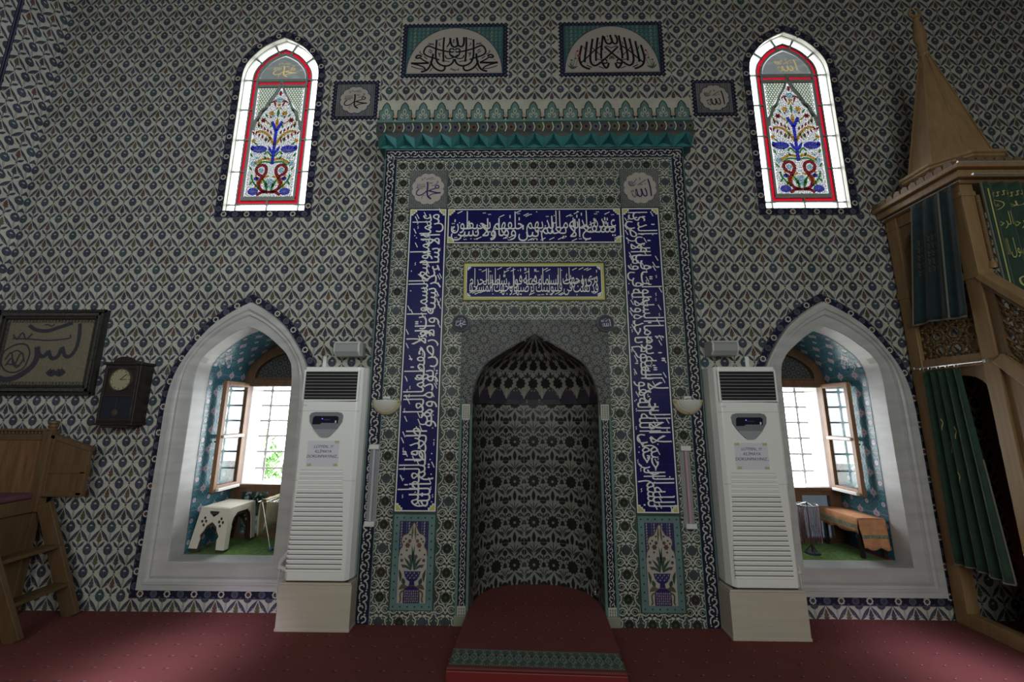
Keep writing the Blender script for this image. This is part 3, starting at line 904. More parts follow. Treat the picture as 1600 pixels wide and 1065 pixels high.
# ---- flat tile pictures set into the prayer wall
def zigzag_frame(pt, u0, v0, u1, v1, w, m='navy', l=2):
    pt.frame(u0 + .02, v0 + .02, u1 - .02, v1 - .02, w - .02, m, l)
    n = int(round((u1 - u0) / .045)); k = int(round((v1 - v0) / .045))
    for i in range(n):
        a = u0 + .01 + (u1 - u0 - .02) * i / n; b = u0 + .01 + (u1 - u0 - .02) * (i + 1) / n; c = (a + b) / 2
        pt.P.append((np.array([(a, v1 - .022), (b, v1 - .022), (c, v1)]), m, l)); pt.P.append((np.array([(a, v0 + .022), (c, v0), (b, v0 + .022)]), m, l))
        for vv in (v1 - .038, v0 + .038): pt.put(Motif().poly([(-.010, 0), (0, .010), (.010, 0), (0, -.010)], 'leaf_edge', l + 1), 1, 1, c, vv)
    for i in range(k):
        a = v0 + .01 + (v1 - v0 - .02) * i / k; b = v0 + .01 + (v1 - v0 - .02) * (i + 1) / k; c = (a + b) / 2
        pt.P.append((np.array([(u0 + .022, a), (u0 + .022, b), (u0, c)]), m, l)); pt.P.append((np.array([(u1 - .022, a), (u1, c), (u1 - .022, b)]), m, l))
        for uu in (u1 - .038, u0 + .038): pt.put(Motif().poly([(-.010, 0), (0, .010), (.010, 0), (0, -.010)], 'leaf_edge', l + 1), 1, 1, uu, c)
def slab_extra(u0, v0, u1, v1, y, t, m):
    b = MB(); b.box(u0, u1, y - t + .0002, y, v0, v1, m); return [(b.V, b.F, m)]
def lunette(u0, v0, u1, v1, draw, label):
    root = empty('lunette_tile_panel', ((u0 + u1) / 2, WY, v0), label, 'tile panel')
    y = WY - .006; pt = Pat(lambda u, v, h: np.stack([u - (u0 + u1) / 2, np.full_like(u, -.006) - h, v - v0], 1))
    b = MB(); b.box(u0 - (u0 + u1) / 2, u1 - (u0 + u1) / 2, -.0058, -.0001, 0, v1 - v0, 'cream')
    pt.rect(u0, v0, u1, v1, 'cream', 0)
    zigzag_frame(pt, u0, v0, u1, v1, .06)
    i0, i1, j0, j1 = u0 + .06, u1 - .06, v0 + .065, v1 - .055
    pt.rect(i0, j0, i1, j1, 'turquoise_dim', 3)
    pt.put(arabesque(i0 + .01, j0, i1 - .01, j1, .045, ['turquoise_pale', 'olive_pale', 'turquoise_pale'], 4, w=.20))
    cx = (i0 + i1) / 2; hw = (i1 - i0) / 2 - .01; H = (j1 - j0) - .015
    t = np.linspace(0, PI, 33); arc = np.stack([cx + hw * np.cos(t), j0 + .0 + H * np.sin(t)], 1)
    pt.P.append((np.stack([cx + (hw + .008) * np.cos(t), j0 + (H + .008) * np.sin(t)], 1), 'ink_blue', 5))
    pt.P.append((arc, 'medallion_cream', 6))
    pt.mesh('tile_field', root, extra=[(b.V, b.F, 'cream')])
    lt = Pat(lambda u, v, h: np.stack([u - (u0 + u1) / 2, np.full_like(u, -.006) - h, v - v0], 1))
    lt.put(draw(), hw, hw, cx, j0, dl=6)
    lt.mesh('calligraphy', root)
    return root
def drawing(cx, cy, r, strokes, mirror=(), m='ink'):
    """strokes: (width, points) in sketch units; those in mirror are repeated about cx"""
    q = Motif()
    for w, p in strokes: q.stroke(px(p, cx, cy, r), w * 1.45 / r, m, 1, 3)
    h = Motif()
    for w, p in mirror: h.stroke(px(p, cx, cy, r), w * 1.45 / r, m, 1, 3)
    h.mirror(0.0); return q + h
def dots(q, pts, cx, cy, r, m='ink', s=8):
    for x, y in pts:
        for sg in (1, -1): q.ell(sg * (x - cx) / r, -(y - cy) / r, s / r, s / r, m, 1, 4)
    return q
def draw_left():
    T = [(18, [(905, 205), (908, 290), (888, 345), (852, 342), (826, 300), (815, 210)]), (18, [(815, 220), (832, 310), (802, 352), (762, 342), (738, 285), (728, 215)]),
         (12, [(690, 352), (718, 300), (738, 215)]), (7, [(770, 240), (775, 270), (782, 232)]), (6, [(760, 290), (775, 275), (790, 292)]),
         (6, [(745, 690), (760, 670), (775, 700), (790, 680), (800, 710), (820, 690), (845, 700), (850, 670)])]
    R_ = [(17, [(935, 205), (940, 330), (937, 460), (930, 575)]),
          (17, [(1030, 240), (1034, 380), (1032, 500), (1000, 590), (920, 635), (850, 622), (812, 580), (798, 530)]),
          (15, [(868, 425), (950, 405), (1040, 375), (1120, 338), (1165, 355), (1190, 430), (1150, 480), (1060, 515), (985, 545)]),
          (13, [(800, 400), (815, 380), (848, 382), (858, 410), (830, 432), (803, 420)]), (13, [(858, 415), (850, 470), (800, 505), (745, 470)]),
          (11, [(912, 475), (900, 515), (855, 527), (800, 508)]),
          (16, [(1218, 500), (1228, 478), (1265, 474), (1288, 505), (1262, 515), (1225, 505)]), (13, [(1228, 512), (1190, 545), (1120, 585)]),
          (20, [(1345, 590), (1240, 592), (1115, 588)]), (13, [(1345, 592), (1240, 622), (1175, 655), (1150, 700)]),
          (18, [(1068, 450), (1078, 540), (1105, 640), (1145, 695), (1212, 718)]), (17, [(1098, 560), (1062, 640), (1005, 690), (945, 706), (912, 675), (918, 620)]),
          (7, [(1145, 320), (1070, 300)]), (7, [(1060, 320), (1130, 290)]), (8, [(1080, 420), (1120, 385)]), (8, [(1085, 445), (1130, 415)]),
          (8, [(1140, 530), (1185, 490)]), (7, [(1195, 470), (1235, 440), (1240, 410)]), (8, [(1150, 680), (1240, 672), (1330, 640)]),
          (7, [(965, 435), (980, 460), (1000, 435), (985, 490)]), (7, [(1065, 660), (1090, 690), (1100, 715)]), (7, [(850, 575), (910, 562), (960, 550)]),
          (7, [(990, 285), (1000, 310), (975, 340)]), (7, [(960, 225), (1010, 245)]), (6, [(1230, 410), (1245, 425)])]
    q = drawing(793, 735, 605, T + R_, R_)
    return dots(q, [(980, 495), (980, 640), (1335, 635), (1045, 595), (895, 375), (1300, 545)], 793, 735, 605)
def draw_right():
    T = [(19, [(832, 162), (858, 230), (852, 290), (815, 302), (785, 250), (768, 160)]), (19, [(765, 175), (788, 245), (768, 298), (722, 298), (696, 250), (686, 185)]),
         (8, [(722, 165), (735, 200)]), (7, [(715, 235), (730, 245), (745, 232)])]
    R_ = [(20, [(1168, 325), (1190, 420), (1205, 530), (1180, 630), (1110, 680), (1068, 690)]), (20, [(1098, 265), (1112, 380), (1130, 500), (1135, 590)]),
          (20, [(1020, 222), (1045, 370), (1062, 520), (1050, 605), (1005, 642), (955, 618), (915, 590), (880, 650), (855, 680), (830, 650), (820, 600)]),
          (20, [(950, 202), (972, 350), (985, 480), (985, 570)]), (20, [(880, 172), (898, 300), (912, 420), (915, 540)]),
          (18, [(685, 345), (760, 430), (850, 520), (905, 575)]), (13, [(912, 335), (1010, 415), (1110, 520), (1195, 605)]),
          (15, [(838, 575), (865, 545), (905, 560), (905, 595), (860, 607), (838, 585)]), (11, [(905, 340), (890, 400)]), (9, [(1040, 350), (980, 420), (925, 480)]),
          (9, [(700, 330), (780, 370)]), (10, [(1045, 670), (1115, 632)]), (9, [(885, 685), (955, 655)]), (8, [(740, 545), (765, 495), (790, 540)]), (8, [(905, 560), (970, 540)]),
          (8, [(1140, 345), (1130, 390)]), (6, [(850, 430), (862, 442), (876, 428)]), (7, [(920, 270), (935, 300), (920, 310)])]
    q = drawing(775, 735, 622, T + R_, R_)
    dots(q, [(935, 300), (1085, 410), (1012, 590), (1100, 605), (720, 520)], 775, 735, 622)
    for sg in (1, -1):
        def F(x, y): return (sg * (x - 790) / 622, -(y - 735) / 622)
        q.ell(*F(1232, 485), .035, .035, 'red_paint', 1, 10); q.lens(F(1225, 400), F(1262, 425), .05, 'red_paint', 1, 5)
        for a, b in (((1235, 520), (1300, 690)), ((1262, 430), (1325, 690)), ((1330, 560), (1320, 690))):
            q.stroke([F(*a), F((a[0] + b[0]) / 2 - 8, (a[1] + b[1]) / 2), F(*b)], 6 / 622, 'deep_green', 1, 3)
        for a, b in (((1320, 695), (1240, 640)), ((1320, 695), (1380, 620)), ((1318, 690), (1290, 640)), ((1320, 690), (1350, 580)), ((1300, 560), (1345, 545)), ((1290, 520), (1250, 535))):
            q.lens(F(*a), F(*b), .03, 'deep_green', 1, 4)
    return q
lunette(-1.385, 5.045, -.245, 5.733, draw_left, 'left lunette tile panel with mirrored black calligraphy on cream half circle')
lunette(.275, 5.04, 1.392, 5.733, draw_right, 'right lunette tile panel with tall black strokes and red flowers')

def square_panel(u0, v0, u1, v1, draw, label):
    cx, cz = (u0 + u1) / 2, (v0 + v1) / 2; w = (u1 - u0) / 2; h = (v1 - v0) / 2
    root = empty('square_tile_panel', (cx, WY, v0), label, 'tile panel')
    fn = lambda u, v, hh: np.stack([u, np.full_like(u, -.006) - hh, v + h], 1)
    pt = Pat(fn); pt.rect(-w, -h, w, h, 'cream', 0); zigzag_frame(pt, -w, -h, w, h, .06)
    pt.rect(-w + .055, -h + .055, w - .055, h - .055, 'panel_grey', 3)
    pt.put(arabesque(-w + .06, -h + .06, w - .06, h - .06, .022, ['leaf', 'navy', 'leaf_edge'], 4))
    pt.put(scallop('ink_blue', 5), w * .64 + .008, h * .66 + .008); pt.put(scallop('medallion_cream', 6), w * .64, h * .66)
    b = MB(); b.box(-w, w, -.0058, -.0001, 0, 2 * h, 'cream')
    pt.mesh('tile_field', root, extra=[(b.V, b.F, 'cream')])
    ct = Pat(fn); ct.put(draw('ink', 3), w * .58, h * .60, dl=5); ct.mesh('calligraphy', root)
square_panel(-2.08, 4.555, -1.577, 5.037, m_muhammad, 'square tile panel beside the left stained glass window')
square_panel(1.62, 4.56, 2.087, 5.01, m_allah, 'square tile panel beside the right stained glass window')

# ---- crest of palmette tiles over the cornice
def m_palmette():
    q = Motif()
    q.poly([(-.5, 0), (-.5, .30), (-.42, .34), (-.36, .28), (-.30, .30), (-.26, .42), (-.34, .50), (-.30, .64), (-.18, .66), (-.16, .80), (-.07, .88), (0, .97),
            (.07, .88), (.16, .80), (.18, .66), (.30, .64), (.34, .50), (.26, .42), (.30, .30), (.36, .28), (.42, .34), (.5, .30), (.5, 0)], 'turquoise_pale', 1)
    q.stroke([(-.5, .32), (-.42, .36), (-.35, .30), (-.28, .40), (-.34, .50), (-.30, .64), (-.18, .67), (-.15, .80), (0, .97), (.15, .80), (.18, .67), (.30, .64), (.34, .50), (.28, .40), (.35, .30), (.42, .36), (.5, .32)], .045, 'deep_green', 2, 2)
    for k in range(len(q)):
        p_, m_, l_ = q[k]; p_ = p_.copy(); f_ = np.where(np.abs(p_[:, 0]) < .35, 1.28, 1.0); p_[:, 0] *= f_; q[k] = (p_, m_, l_)
    q.ell(0, .60, .10, .13, 'cream', 2, 8); q.ell(0, .60, .05, .07, 'turquoise', 3, 6)
    for s in (-1, 1):
        q.stroke([(s * .05, .42), (s * .18, .50), (s * .20, .38), (s * .08, .34)], .05, 'cream', 2, 2)
        q.stroke([(s * .5, .10), (s * .38, .18), (s * .25, .10), (s * .12, .20), (0, .12)], .05, 'cream', 2, 2)
        q.poly([(s * .5, .52), (s * .44, .46), (s * .42, .38), (s * .5, .34)], 'rust_pale', 2)
        q.ell(s * .5, .26, .04, .06, 'cream', 3, 6)
    return q
pt = Pat(lambda u, v, h: np.stack([u - .01, np.full_like(u, -.008) - h, v - 4.475], 1))
pt.rect(-1.59, 4.475, 1.61, 4.785, 'cream', 0)
PAL = Motif(m_palmette()); pw = 3.2 / 17
for i in range(17): pt.put(PAL, pw, .29, -1.59 + pw * (i + .5), 4.478)
for i in range(18): pt.rect(-1.59 + pw * i * 1.0 - .0012, 4.76, -1.59 + pw * i + .0012, 4.785, 'panel_grey', 1)
b = MB(); b.box(-1.60, 1.60, -.0078, -.0001, 0, .31, 'cream')
root = empty('palmette_crest', (.01, WY, 4.475), 'long frieze of pale turquoise palmettes above the cornice', 'tile frieze')
pt.mesh('tile_field', root, extra=[(b.V, b.F, 'cream')])

# ================================================================== THE MIHRAB
mih = empty('mihrab', (0, WY, 0), 'tall green tiled prayer niche surround with blue scripture bands', 'prayer niche')
def MY(y): return y - WY
fnm = lambda u, v, h: np.stack([u, -WY - h, v], 1)
pt = Pat(fnm)
opening = [(-NW, 0)] + [(NW, 0)] + [(x, z) for x, z in arch_half(NW, NS, NA, ARCH_N)] + [(-x, z) for x, z in arch_half(NW, NS, NA, ARCH_N)[:-1][::-1]]
body = MB(); slab_with_holes(body, [(-1.4236, 0), (1.4236, 0), (1.4236, 4.13), (-1.4236, 4.13)], [opening[:1] and [(-NW, .0005)] + [(NW, .0005)] + opening[2:]], -WY, 0, 'green_ground')
# outer cobalt border
for a in ((-1.415, 0, -1.305, 4.0), (1.305, 0, 1.415, 4.0), (-1.415, 4.0, 1.415, 4.105)):
    pt.rect(*a, 'navy', 1)
pt.put(scroll_run((-1.36, 0.01), (-1.36, 4.05), .085, .075, 'cream', 2)); pt.put(scroll_run((1.36, .01), (1.36, 4.05), .085, .075, 'cream', 2))
pt.put(scroll_run((-1.40, 4.052), (1.40, 4.052), .080, .075, 'cream', 2))
for u in (-1.416, -1.305, 1.298, 1.409): pt.rect(u, 0, u + .007, 4.0, 'turquoise_pale', 3)
pt.rect(-1.416, 4.0, 1.416, 4.007, 'turquoise_pale', 3); pt.rect(-1.416, 4.098, 1.416, 4.105, 'turquoise_pale', 3)
regs = [(-1.298, 3.884, 1.298, 3.998), (-1.298, 0, -1.160, 3.884), (1.160, 0, 1.298, 3.884), (-.805, 3.49, .805, 3.884),
        (-.800, 0, -.640, 3.135), (.640, 0, .800, 3.135), (-.640, 2.96, .640, 3.135), (-.640, 2.425, .640, 2.595), (-1.160, 0, -.800, .098), (.800, 0, 1.160, .098)]
for r in regs:
    pt.rect(*r, 'green_ground', 0)
    xo = (-1.229 if r[2] <= -1.159 else 1.229 if r[0] >= 1.159 else 0.0)
    pt.fill(MIH, P_, r, xo, 3.9265, vary=vary_mih)
for k in range(-7, 8):           # pale tile joints
    u = (k + .5) * P_
    if abs(u) < 1.3: pt.rect(u - .001, 3.884, u + .001, 3.998, 'olive_pale', 4)
# star lattice over the arch
def out_arch(x, z): return abs(x) < arch_w(z, NW, NS, NA, ARCH_N) + .004 if z > NS else abs(x) < NW
pt.rect(-.632, 1.70, -NW, 2.42, 'star_ground', 1); pt.rect(NW, 1.70, .632, 2.42, 'star_ground', 1)
h = arch_half(NW, NS, NA, ARCH_N)
for (x0, z0), (x1, z1) in zip(h[:-1], h[1:]):
    for s in (-1, 1): pt.P.append((np.array([(s * NW, z0), (s * x0, z0), (s * x1, z1), (s * NW, z1)]), 'star_ground', 1))
pt.rect(-NW, NA, NW, 2.42, 'star_ground', 1)
pt.fill(STAR, P_, (-.632, 1.70, .632, 2.42), .0, 2.16, drop=out_arch, vary=vary_star, dl=1)
# rim of the arch
rim = arch_half(NW, NS, NA, ARCH_N)
for s in (-1, 1):
    for (x0, z0), (x1, z1) in zip(rim[:-1], rim[1:]):
        pt.P.append((np.array([(s * x0, z0), (s * (x0 + .012), z0), (s * (x1 + (.012 if x1 else 0)), z1 + .006), (s * x1, z1)]), 'niche_wine', 5))
pt.mesh('tiled_face', mih, extra=[(body.V, body.F, 'green_ground')])

# inscription bands (each a part)
def band(name, u0, v0, u1, v1, text, orient, seed, corners=True, wide=False):
    fn = lambda u, v, h: np.stack([u, -WY - .004 - h, v], 1)
    p = Pat(fn); b = MB(); b.box(u0, u1, -WY - .0038, -WY, v0, v1, 'navy')
    if wide:
        p.rect(u0, v0, u1, v1, 'navy', 0); p.frame(u0 + .004, v0 + .004, u1 - .004, v1 - .004, .022, 'yellow', 1); p.frame(u0 + .026, v0 + .026, u1 - .026, v1 - .026, .006, 'letter', 2)
        i = .038
    else:
        p.rect(u0, v0, u1, v1, 'navy', 0); p.frame(u0 + .005, v0 + .005, u1 - .005, v1 - .005, .010, 'letter', 1); i = .018
    p.rect(u0 + i - .003, v0 + i - .003, u1 - i + .003, v1 - i + .003, 'blue', 1)
    for sx, cu in ((1, u0 + i - .002), (-1, u1 - i + .002)):
        for sz, cv in ((1, v0 + i - .002), (-1, v1 - i + .002)):
            k = .6 if wide else 1.0
            st = [(0, 0), (.052, 0), (.052, .020), (.036, .020), (.036, .036), (.020, .036), (.020, .052), (0, .052)]
            p.P.append((np.array([(cu + sx * a * k, cv + sz * c * k) for a, c in st]), 'letter', 2))
            if not wide: p.P.append((np.array([(cu + sx * a * .78, cv + sz * c * .78) for a, c in st]), 'yellow', 3))
    if orient == 0:
        L, H = (u1 - u0) - 2 * i - .03, (v1 - v0) - 2 * i; p.put(scripture(text, L, H, seed=seed), 1, 1, u0 + i + .015, v0 + i)
    elif orient == 1:    # turned a quarter left: reads downward, tops to the left
        L, H = (v1 - v0) - 2 * i - .04, (u1 - u0) - 2 * i; p.put(scripture(text, L, H, seed=seed), 1, 1, u1 - i, v0 + i + .02, rot=PI / 2)
    else:                # turned a quarter right: reads upward, tops to the right
        L, H = (v1 - v0) - 2 * i - .04, (u1 - u0) - 2 * i; p.put(scripture(text, L, H, seed=seed), 1, 1, u0 + i, v1 - i - .02, rot=-PI / 2)
    if orient:
        n = 14
        for k in range(1, n): z = v0 + (v1 - v0) * k / n; p.rect(u0 + i, z - .0006, u1 - i, z + .0006, 'leaf', 2)
        p.rect((u0 + u1) / 2 - .0006, v0 + i, (u0 + u1) / 2 + .0006, v1 - i, 'leaf', 2)
    o = p.mesh('inscription_band', mih, extra=[(b.V, b.F, 'navy')])
    o['label'] = name
T_R = 'بسم الله الرحمن الرحيم الله لا اله الا هو الحى القيوم لا تأخذه سنة ولا نوم له ما فى السموات وما فى الارض من ذا الذى'
T_T = 'يشفع عنده الا باذنه يعلم ما بين ايديهم وما خلفهم ولا يحيطون بشئ'
T_L = 'من علمه الا بما شاء وسع كرسيه السموات والارض ولا يؤده حفظهما وهو العلى العظيم صدق الله العظيم'
T_C = 'قد نرى تقلب وجهك فى السماء فلنولينك قبلة ترضيها فول وجهك شطر المسجد الحرام'
band('blue upright inscription band on the right', .8076, .8242, 1.1528, 3.486, T_R, 2, 1)
band('blue inscription band across the top', -.800, 3.138, .800, 3.486, T_T, 0, 2)
band('blue upright inscription band on the left', -1.1528, .8242, -.8076, 3.486, T_L, 1, 3)
band('small blue inscription panel with a yellow frame', -.636, 2.602, .628, 2.951, T_C, 0, 4, wide=True)

# cream medallions above the bands
for s, dr, lab in ((-1, m_muhammad, 'left scalloped cream medallion'), (1, m_allah, 'right scalloped cream medallion')):
    cx, cz, r = s * .992, 3.688, .178
    fn = lambda u, v, h: np.stack([u, -WY - .003 - h, v], 1)
    p = Pat(fn); p.rect(cx - r, cz - .195, cx + r, cz + .195, 'panel_grey', 0)
    p.put(arabesque(cx - r, cz - .195, cx + r, cz + .195, .019, ['leaf', 'niche_wine', 'leaf_edge', 'deep_green'], 1), clip=(cx - r, cz - .195, cx + r, cz + .195))
    p.put(scallop('leaf_edge', 2), r * .90, r * .94, cx, cz); p.put(scallop('medallion_cream', 3), r * .87, r * .91, cx, cz)
    p.rect(cx - .0006, cz - .15, cx + .0006, cz + .15, 'panel_grey', 4); p.rect(cx - .14, cz - .0006, cx + .14, cz + .0006, 'panel_grey', 4)
    p.put(dr('ink_blue', 3), r * .80, r * .84, cx, cz, dl=2)
    b = MB(); b.box(cx - r, cx + r, -WY - .0028, -WY, cz - .195, cz + .195, 'panel_grey')
    o = p.mesh('medallion', mih, extra=[(b.V, b.F, 'panel_grey')]); o['label'] = lab

# lower panels: vase of flowers under a lobed arch
def m_vase():
    q = Motif(); W, H = .110, .28
    c = 'medallion_cream'
    q.poly([(-W, -H), (W, -H), (W, .04), (.105, .08), (.085, .11), (.095, .15), (.080, .185), (.045, .20), (.02, .245), (0, .275), (-.02, .245), (-.045, .20), (-.080, .185), (-.095, .15), (-.085, .11), (-.105, .08), (-W, .04)], c, 3)
    q.stroke([(-W, .04), (-.105, .08), (-.085, .11), (-.095, .15), (-.080, .185), (-.045, .20), (-.02, .245), (0, .275), (.02, .245), (.045, .20), (.080, .185), (.095, .15), (.085, .11), (.105, .08), (W, .04)], .007, 'rust', 4, 3)
    for s in (-1, 1):
        for a, b, w in (((.0, -.06), (.03, .05), .02), ((.0, -.06), (.07, .03), .02), ((.0, -.06), (.095, -.02), .018), ((0, -.05), (.012, .12), .014), ((.08, -.14), (.105, -.05), .022)):
            q.lens((s * a[0] + s * .01, a[1]), (s * b[0], b[1]), w, 'deep_green', 4, 5, .008 * s)
        for x, y, r in ((.045, .115, .022), (.030, .145, .016)): q.star(s * x, y, r, r * .7, 6, 'rust', 5)
        for x, y, r in ((.022, .035, .018), (.085, .01, .014), (.07, -.03, .014)): q.star(s * x, y, r, r * .7, 6, 'violet', 5)
        for x, y in ((.06, .16), (.075, .14), (.05, .08), (.095, -.09), (.09, .05), (.03, .19)): q.ell(s * x, y, .008, .008, 'deep_green', 5, 6)
        q.lens((s * .015, .15), (s * .008, .26), .016, 'olive', 4, 4)
        q.lens((s * .03, -.17), (s * .10, -.19), .035, 'olive', 4, 5, .012 * s); q.stroke([(s * .045, -.20), (s * .07, -.20), (s * .085, -.22), (s * .08, -.26), (s * .09, -.275)], .012, 'olive', 4, 3)
        q.lens((s * .075, -.11), (s * .055, -.16), .03, 'deep_green', 4, 4)
    q.poly([(-.065, -.065), (.065, -.065), (.05, -.115), (.018, -.135), (.022, -.165), (.055, -.185), (.062, -.28), (-.062, -.28), (-.055, -.185), (-.022, -.165), (-.018, -.135), (-.05, -.115)], 'ink_blue', 5)
    q.extend(arabesque(-.055, -.118, .055, -.068, .014, ['cream', 'violet'], 6, w=.2)); q.extend(arabesque(-.055, -.275, .055, -.19, .015, ['cream', 'rust_pale'], 6, w=.2))
    q.stroke([(-.062, -.275), (-.058, -.19), (-.022, -.165), (.022, -.165), (.058, -.19), (.062, -.275)], .006, 'rust', 6, 3)
    return q
VASE = m_vase()
for s in (-1, 1):
    cx, z0, z1, w = s * .980, .100, .812, .172; cz = (z0 + z1) / 2
    fn = lambda u, v, h: np.stack([u, -WY - .003 - h, v], 1)
    p = Pat(fn); p.rect(cx - w, z0, cx + w, z1, 'deep_green', 0); p.rect(cx - w + .006, z0 + .006, cx + w - .006, z1 - .006, 'turquoise_pale', 1)
    n = 12
    for i in range(n):
        for zz in (z0 + .03, z1 - .03):
            if i < 6: p.put(Motif().ell(0, 0, .007, .007, 'ink_blue', 2, 6), 1, 1, cx - w + .03 + (2 * w - .06) * i / 5, zz)
        for uu in (cx - w + .03, cx + w - .03): p.put(Motif().ell(0, 0, .007, .007, 'ink_blue', 2, 6), 1, 1, uu, z0 + .03 + (z1 - z0 - .06) * i / (n - 1))
    p.rect(cx - w + .056, z0 + .058, cx + w - .056, z1 - .056, 'ink_blue', 2)
    p.put(arabesque(cx - .112, cz + .02, cx + .112, z1 - .058, .020, ['cream', 'violet', 'turquoise_pale'], 3, w=.18))
    p.put(VASE, 1.03, 1.06, cx, cz - .002, dl=1)
    b = MB(); b.box(cx - w, cx + w, -WY - .0028, -WY, z0, z1, 'deep_green')
    o = p.mesh('vase_tile_panel', mih, extra=[(b.V, b.F, 'deep_green')])

# niche: curved wall and pointed semi-dome
def plan(t):
    """plan of the niche, t from 0 (left) to 1 (right): unit half width, depth"""
    a = PI * (1 - t); c, q = math.cos(a), math.sin(a)
    return np.sign(c) * abs(c) ** (2 / 2.5), .50 * abs(q) ** (2 / 2.5)
ts = np.linspace(0, 1, 200); pl = np.array([plan(t) for t in ts]); pl[:, 0] *= NW
ln = np.concatenate([[0], np.cumsum(np.hypot(*np.diff(pl, axis=0).T))]); LT = ln[-1]
dx = np.gradient(pl[:, 0], ln); dy = np.gradient(pl[:, 1], ln)
def niche_fn(u, v, h):
    """u along the curve from its middle, v height; h lifts inward"""
    s = np.clip(np.asarray(u) + LT / 2, 0, LT)
    x = np.interp(s, ln, pl[:, 0]); y = np.interp(s, ln, pl[:, 1]); nx = np.interp(s, ln, dy); ny = -np.interp(s, ln, dx)
    k = np.array([arch_w(z, 1.0, NS, NA, ARCH_N) if z > NS else 1.0 for z in v])
    h = np.asarray(h)
    return np.stack([(x) * k + nx * h, y * k - WY + ny * h - .0, v], 1)
hw = LT / 2
p = Pat(niche_fn); p.rect(-hw, 0, hw, NS, 'niche_ground', 0, 36, 1)


NIC_D = Motif()
for P__, m__, l__ in NIC:      # slice wide shapes so they follow the curve
    NIC_D.append((P__, m__, l__ + 2))

py = .1800
for i in range(-6, 7):
    for j in range(-5, 3):
        p.put(NIC_D, P_, py, i * P_, 1.355 + j * 2 * py, clip=(-hw, 0.0, hw, NS - .004))
p.rect(-hw, NS - .004, hw, NS + .004, 'ink', 6, 36)
for uu in (-.0895,): p.rect(uu - .0015, 0, uu + .0015, NS, 'olive_pale', 5)
for zz in (.10, .46, .82, 1.18, 1.54): p.rect(-hw, zz, hw, zz + .0015, 'olive_pale', 5, 36)
p.mesh('niche_wall', mih)
# semi-dome: arabesque medallion band, then converging florets
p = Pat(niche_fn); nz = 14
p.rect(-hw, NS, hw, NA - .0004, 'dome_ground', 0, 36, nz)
def seg_w(z): return arch_w(z, 1.0, NS, NA, ARCH_N)
M1 = Motif()
M1.poly([(-.46, .0), (-.46, .25), (-.36, .55), (-.18, .80), (0, .98), (.18, .80), (.36, .55), (.46, .25), (.46, 0)], 'violet_dark', 3)
M1.stroke([(-.48, .0), (-.47, .25), (-.36, .57), (-.18, .82), (0, 1.0), (.18, .82), (.36, .57), (.47, .25), (.48, 0)], .03, 'niche_dark', 4, 2)
M1.extend(arabesque(-.40, .04, .40, .62, .13, ['olive_pale', 'lilac_dim'], 5, w=.30)); M1.extend(arabesque(-.16, .62, .16, .85, .11, ['olive_pale'], 5, w=.30))
M1.poly([(.5, .12), (.56, .22), (.5, .34), (.44, .22)], 'niche_wine', 4); M1.poly([(.5, .40), (.55, .55), (.52, .8), (.48, .8), (.45, .55)], 'olive_pale', 4)
for i in range(-6, 7): p.put(M1, P_, .16, i * P_, NS + .006, clip=(-hw, NS, hw, NA - .02))
r_ = random.Random(4)
for j, z in enumerate(np.arange(NS + .20, NA - .05, .075)):
    k = max(.22, seg_w(z)); n = 13 if j < 4 else 9
    for i in range(-(n // 2) - 1, n // 2 + 2):
        uu = (i + .5 * (j % 2)) * (2 * hw / n)
        if abs(uu) > hw - .02: continue
        m = Motif()
        if j % 2 == 0: m.star(0, 0, .056, .042, 9, 'niche_dark', 3); m.lens((.0, .04), (.04, .065), .02, 'niche_green', 3, 3); m.lens((0, .04), (-.04, .065), .02, 'niche_green', 3, 3)
        else: m.lens((0, -.03), (0, .035), .03, 'niche_wine', 3, 4); m.lens((.0, -.03), (.045, .015), .018, 'niche_green', 3, 4); m.lens((0, -.03), (-.045, .015), .018, 'niche_green', 3, 4)
        p.put(m, 1 if n == 13 else 1.4, 1, uu, z, clip=(-hw, NS, hw, NA - .01))
for i in range(19):
    uu = -hw + 2 * hw * i / 18
    p.put(Motif().poly([(-.004, 0), (.004, 0), (.004, .2), (-.004, .2)], 'niche_dark', 3), 1, 1, uu, NA - .22, clip=(-hw, NS, hw, NA - .012))
p.mesh('niche_semidome', mih)
core = MB()
for r in ((-.64, -.62, .247, .56, 0, 2.40), (.62, .64, .247, .56, 0, 2.40), (-.64, .64, .54, .56, 0, 2.40), (-.64, .64, .247, .56, 2.38, 2.40)): core.box(r[0], r[1], r[2] - WY, r[3] - WY, r[4], r[5], 'plaster')
core.build('masonry_core', mih)
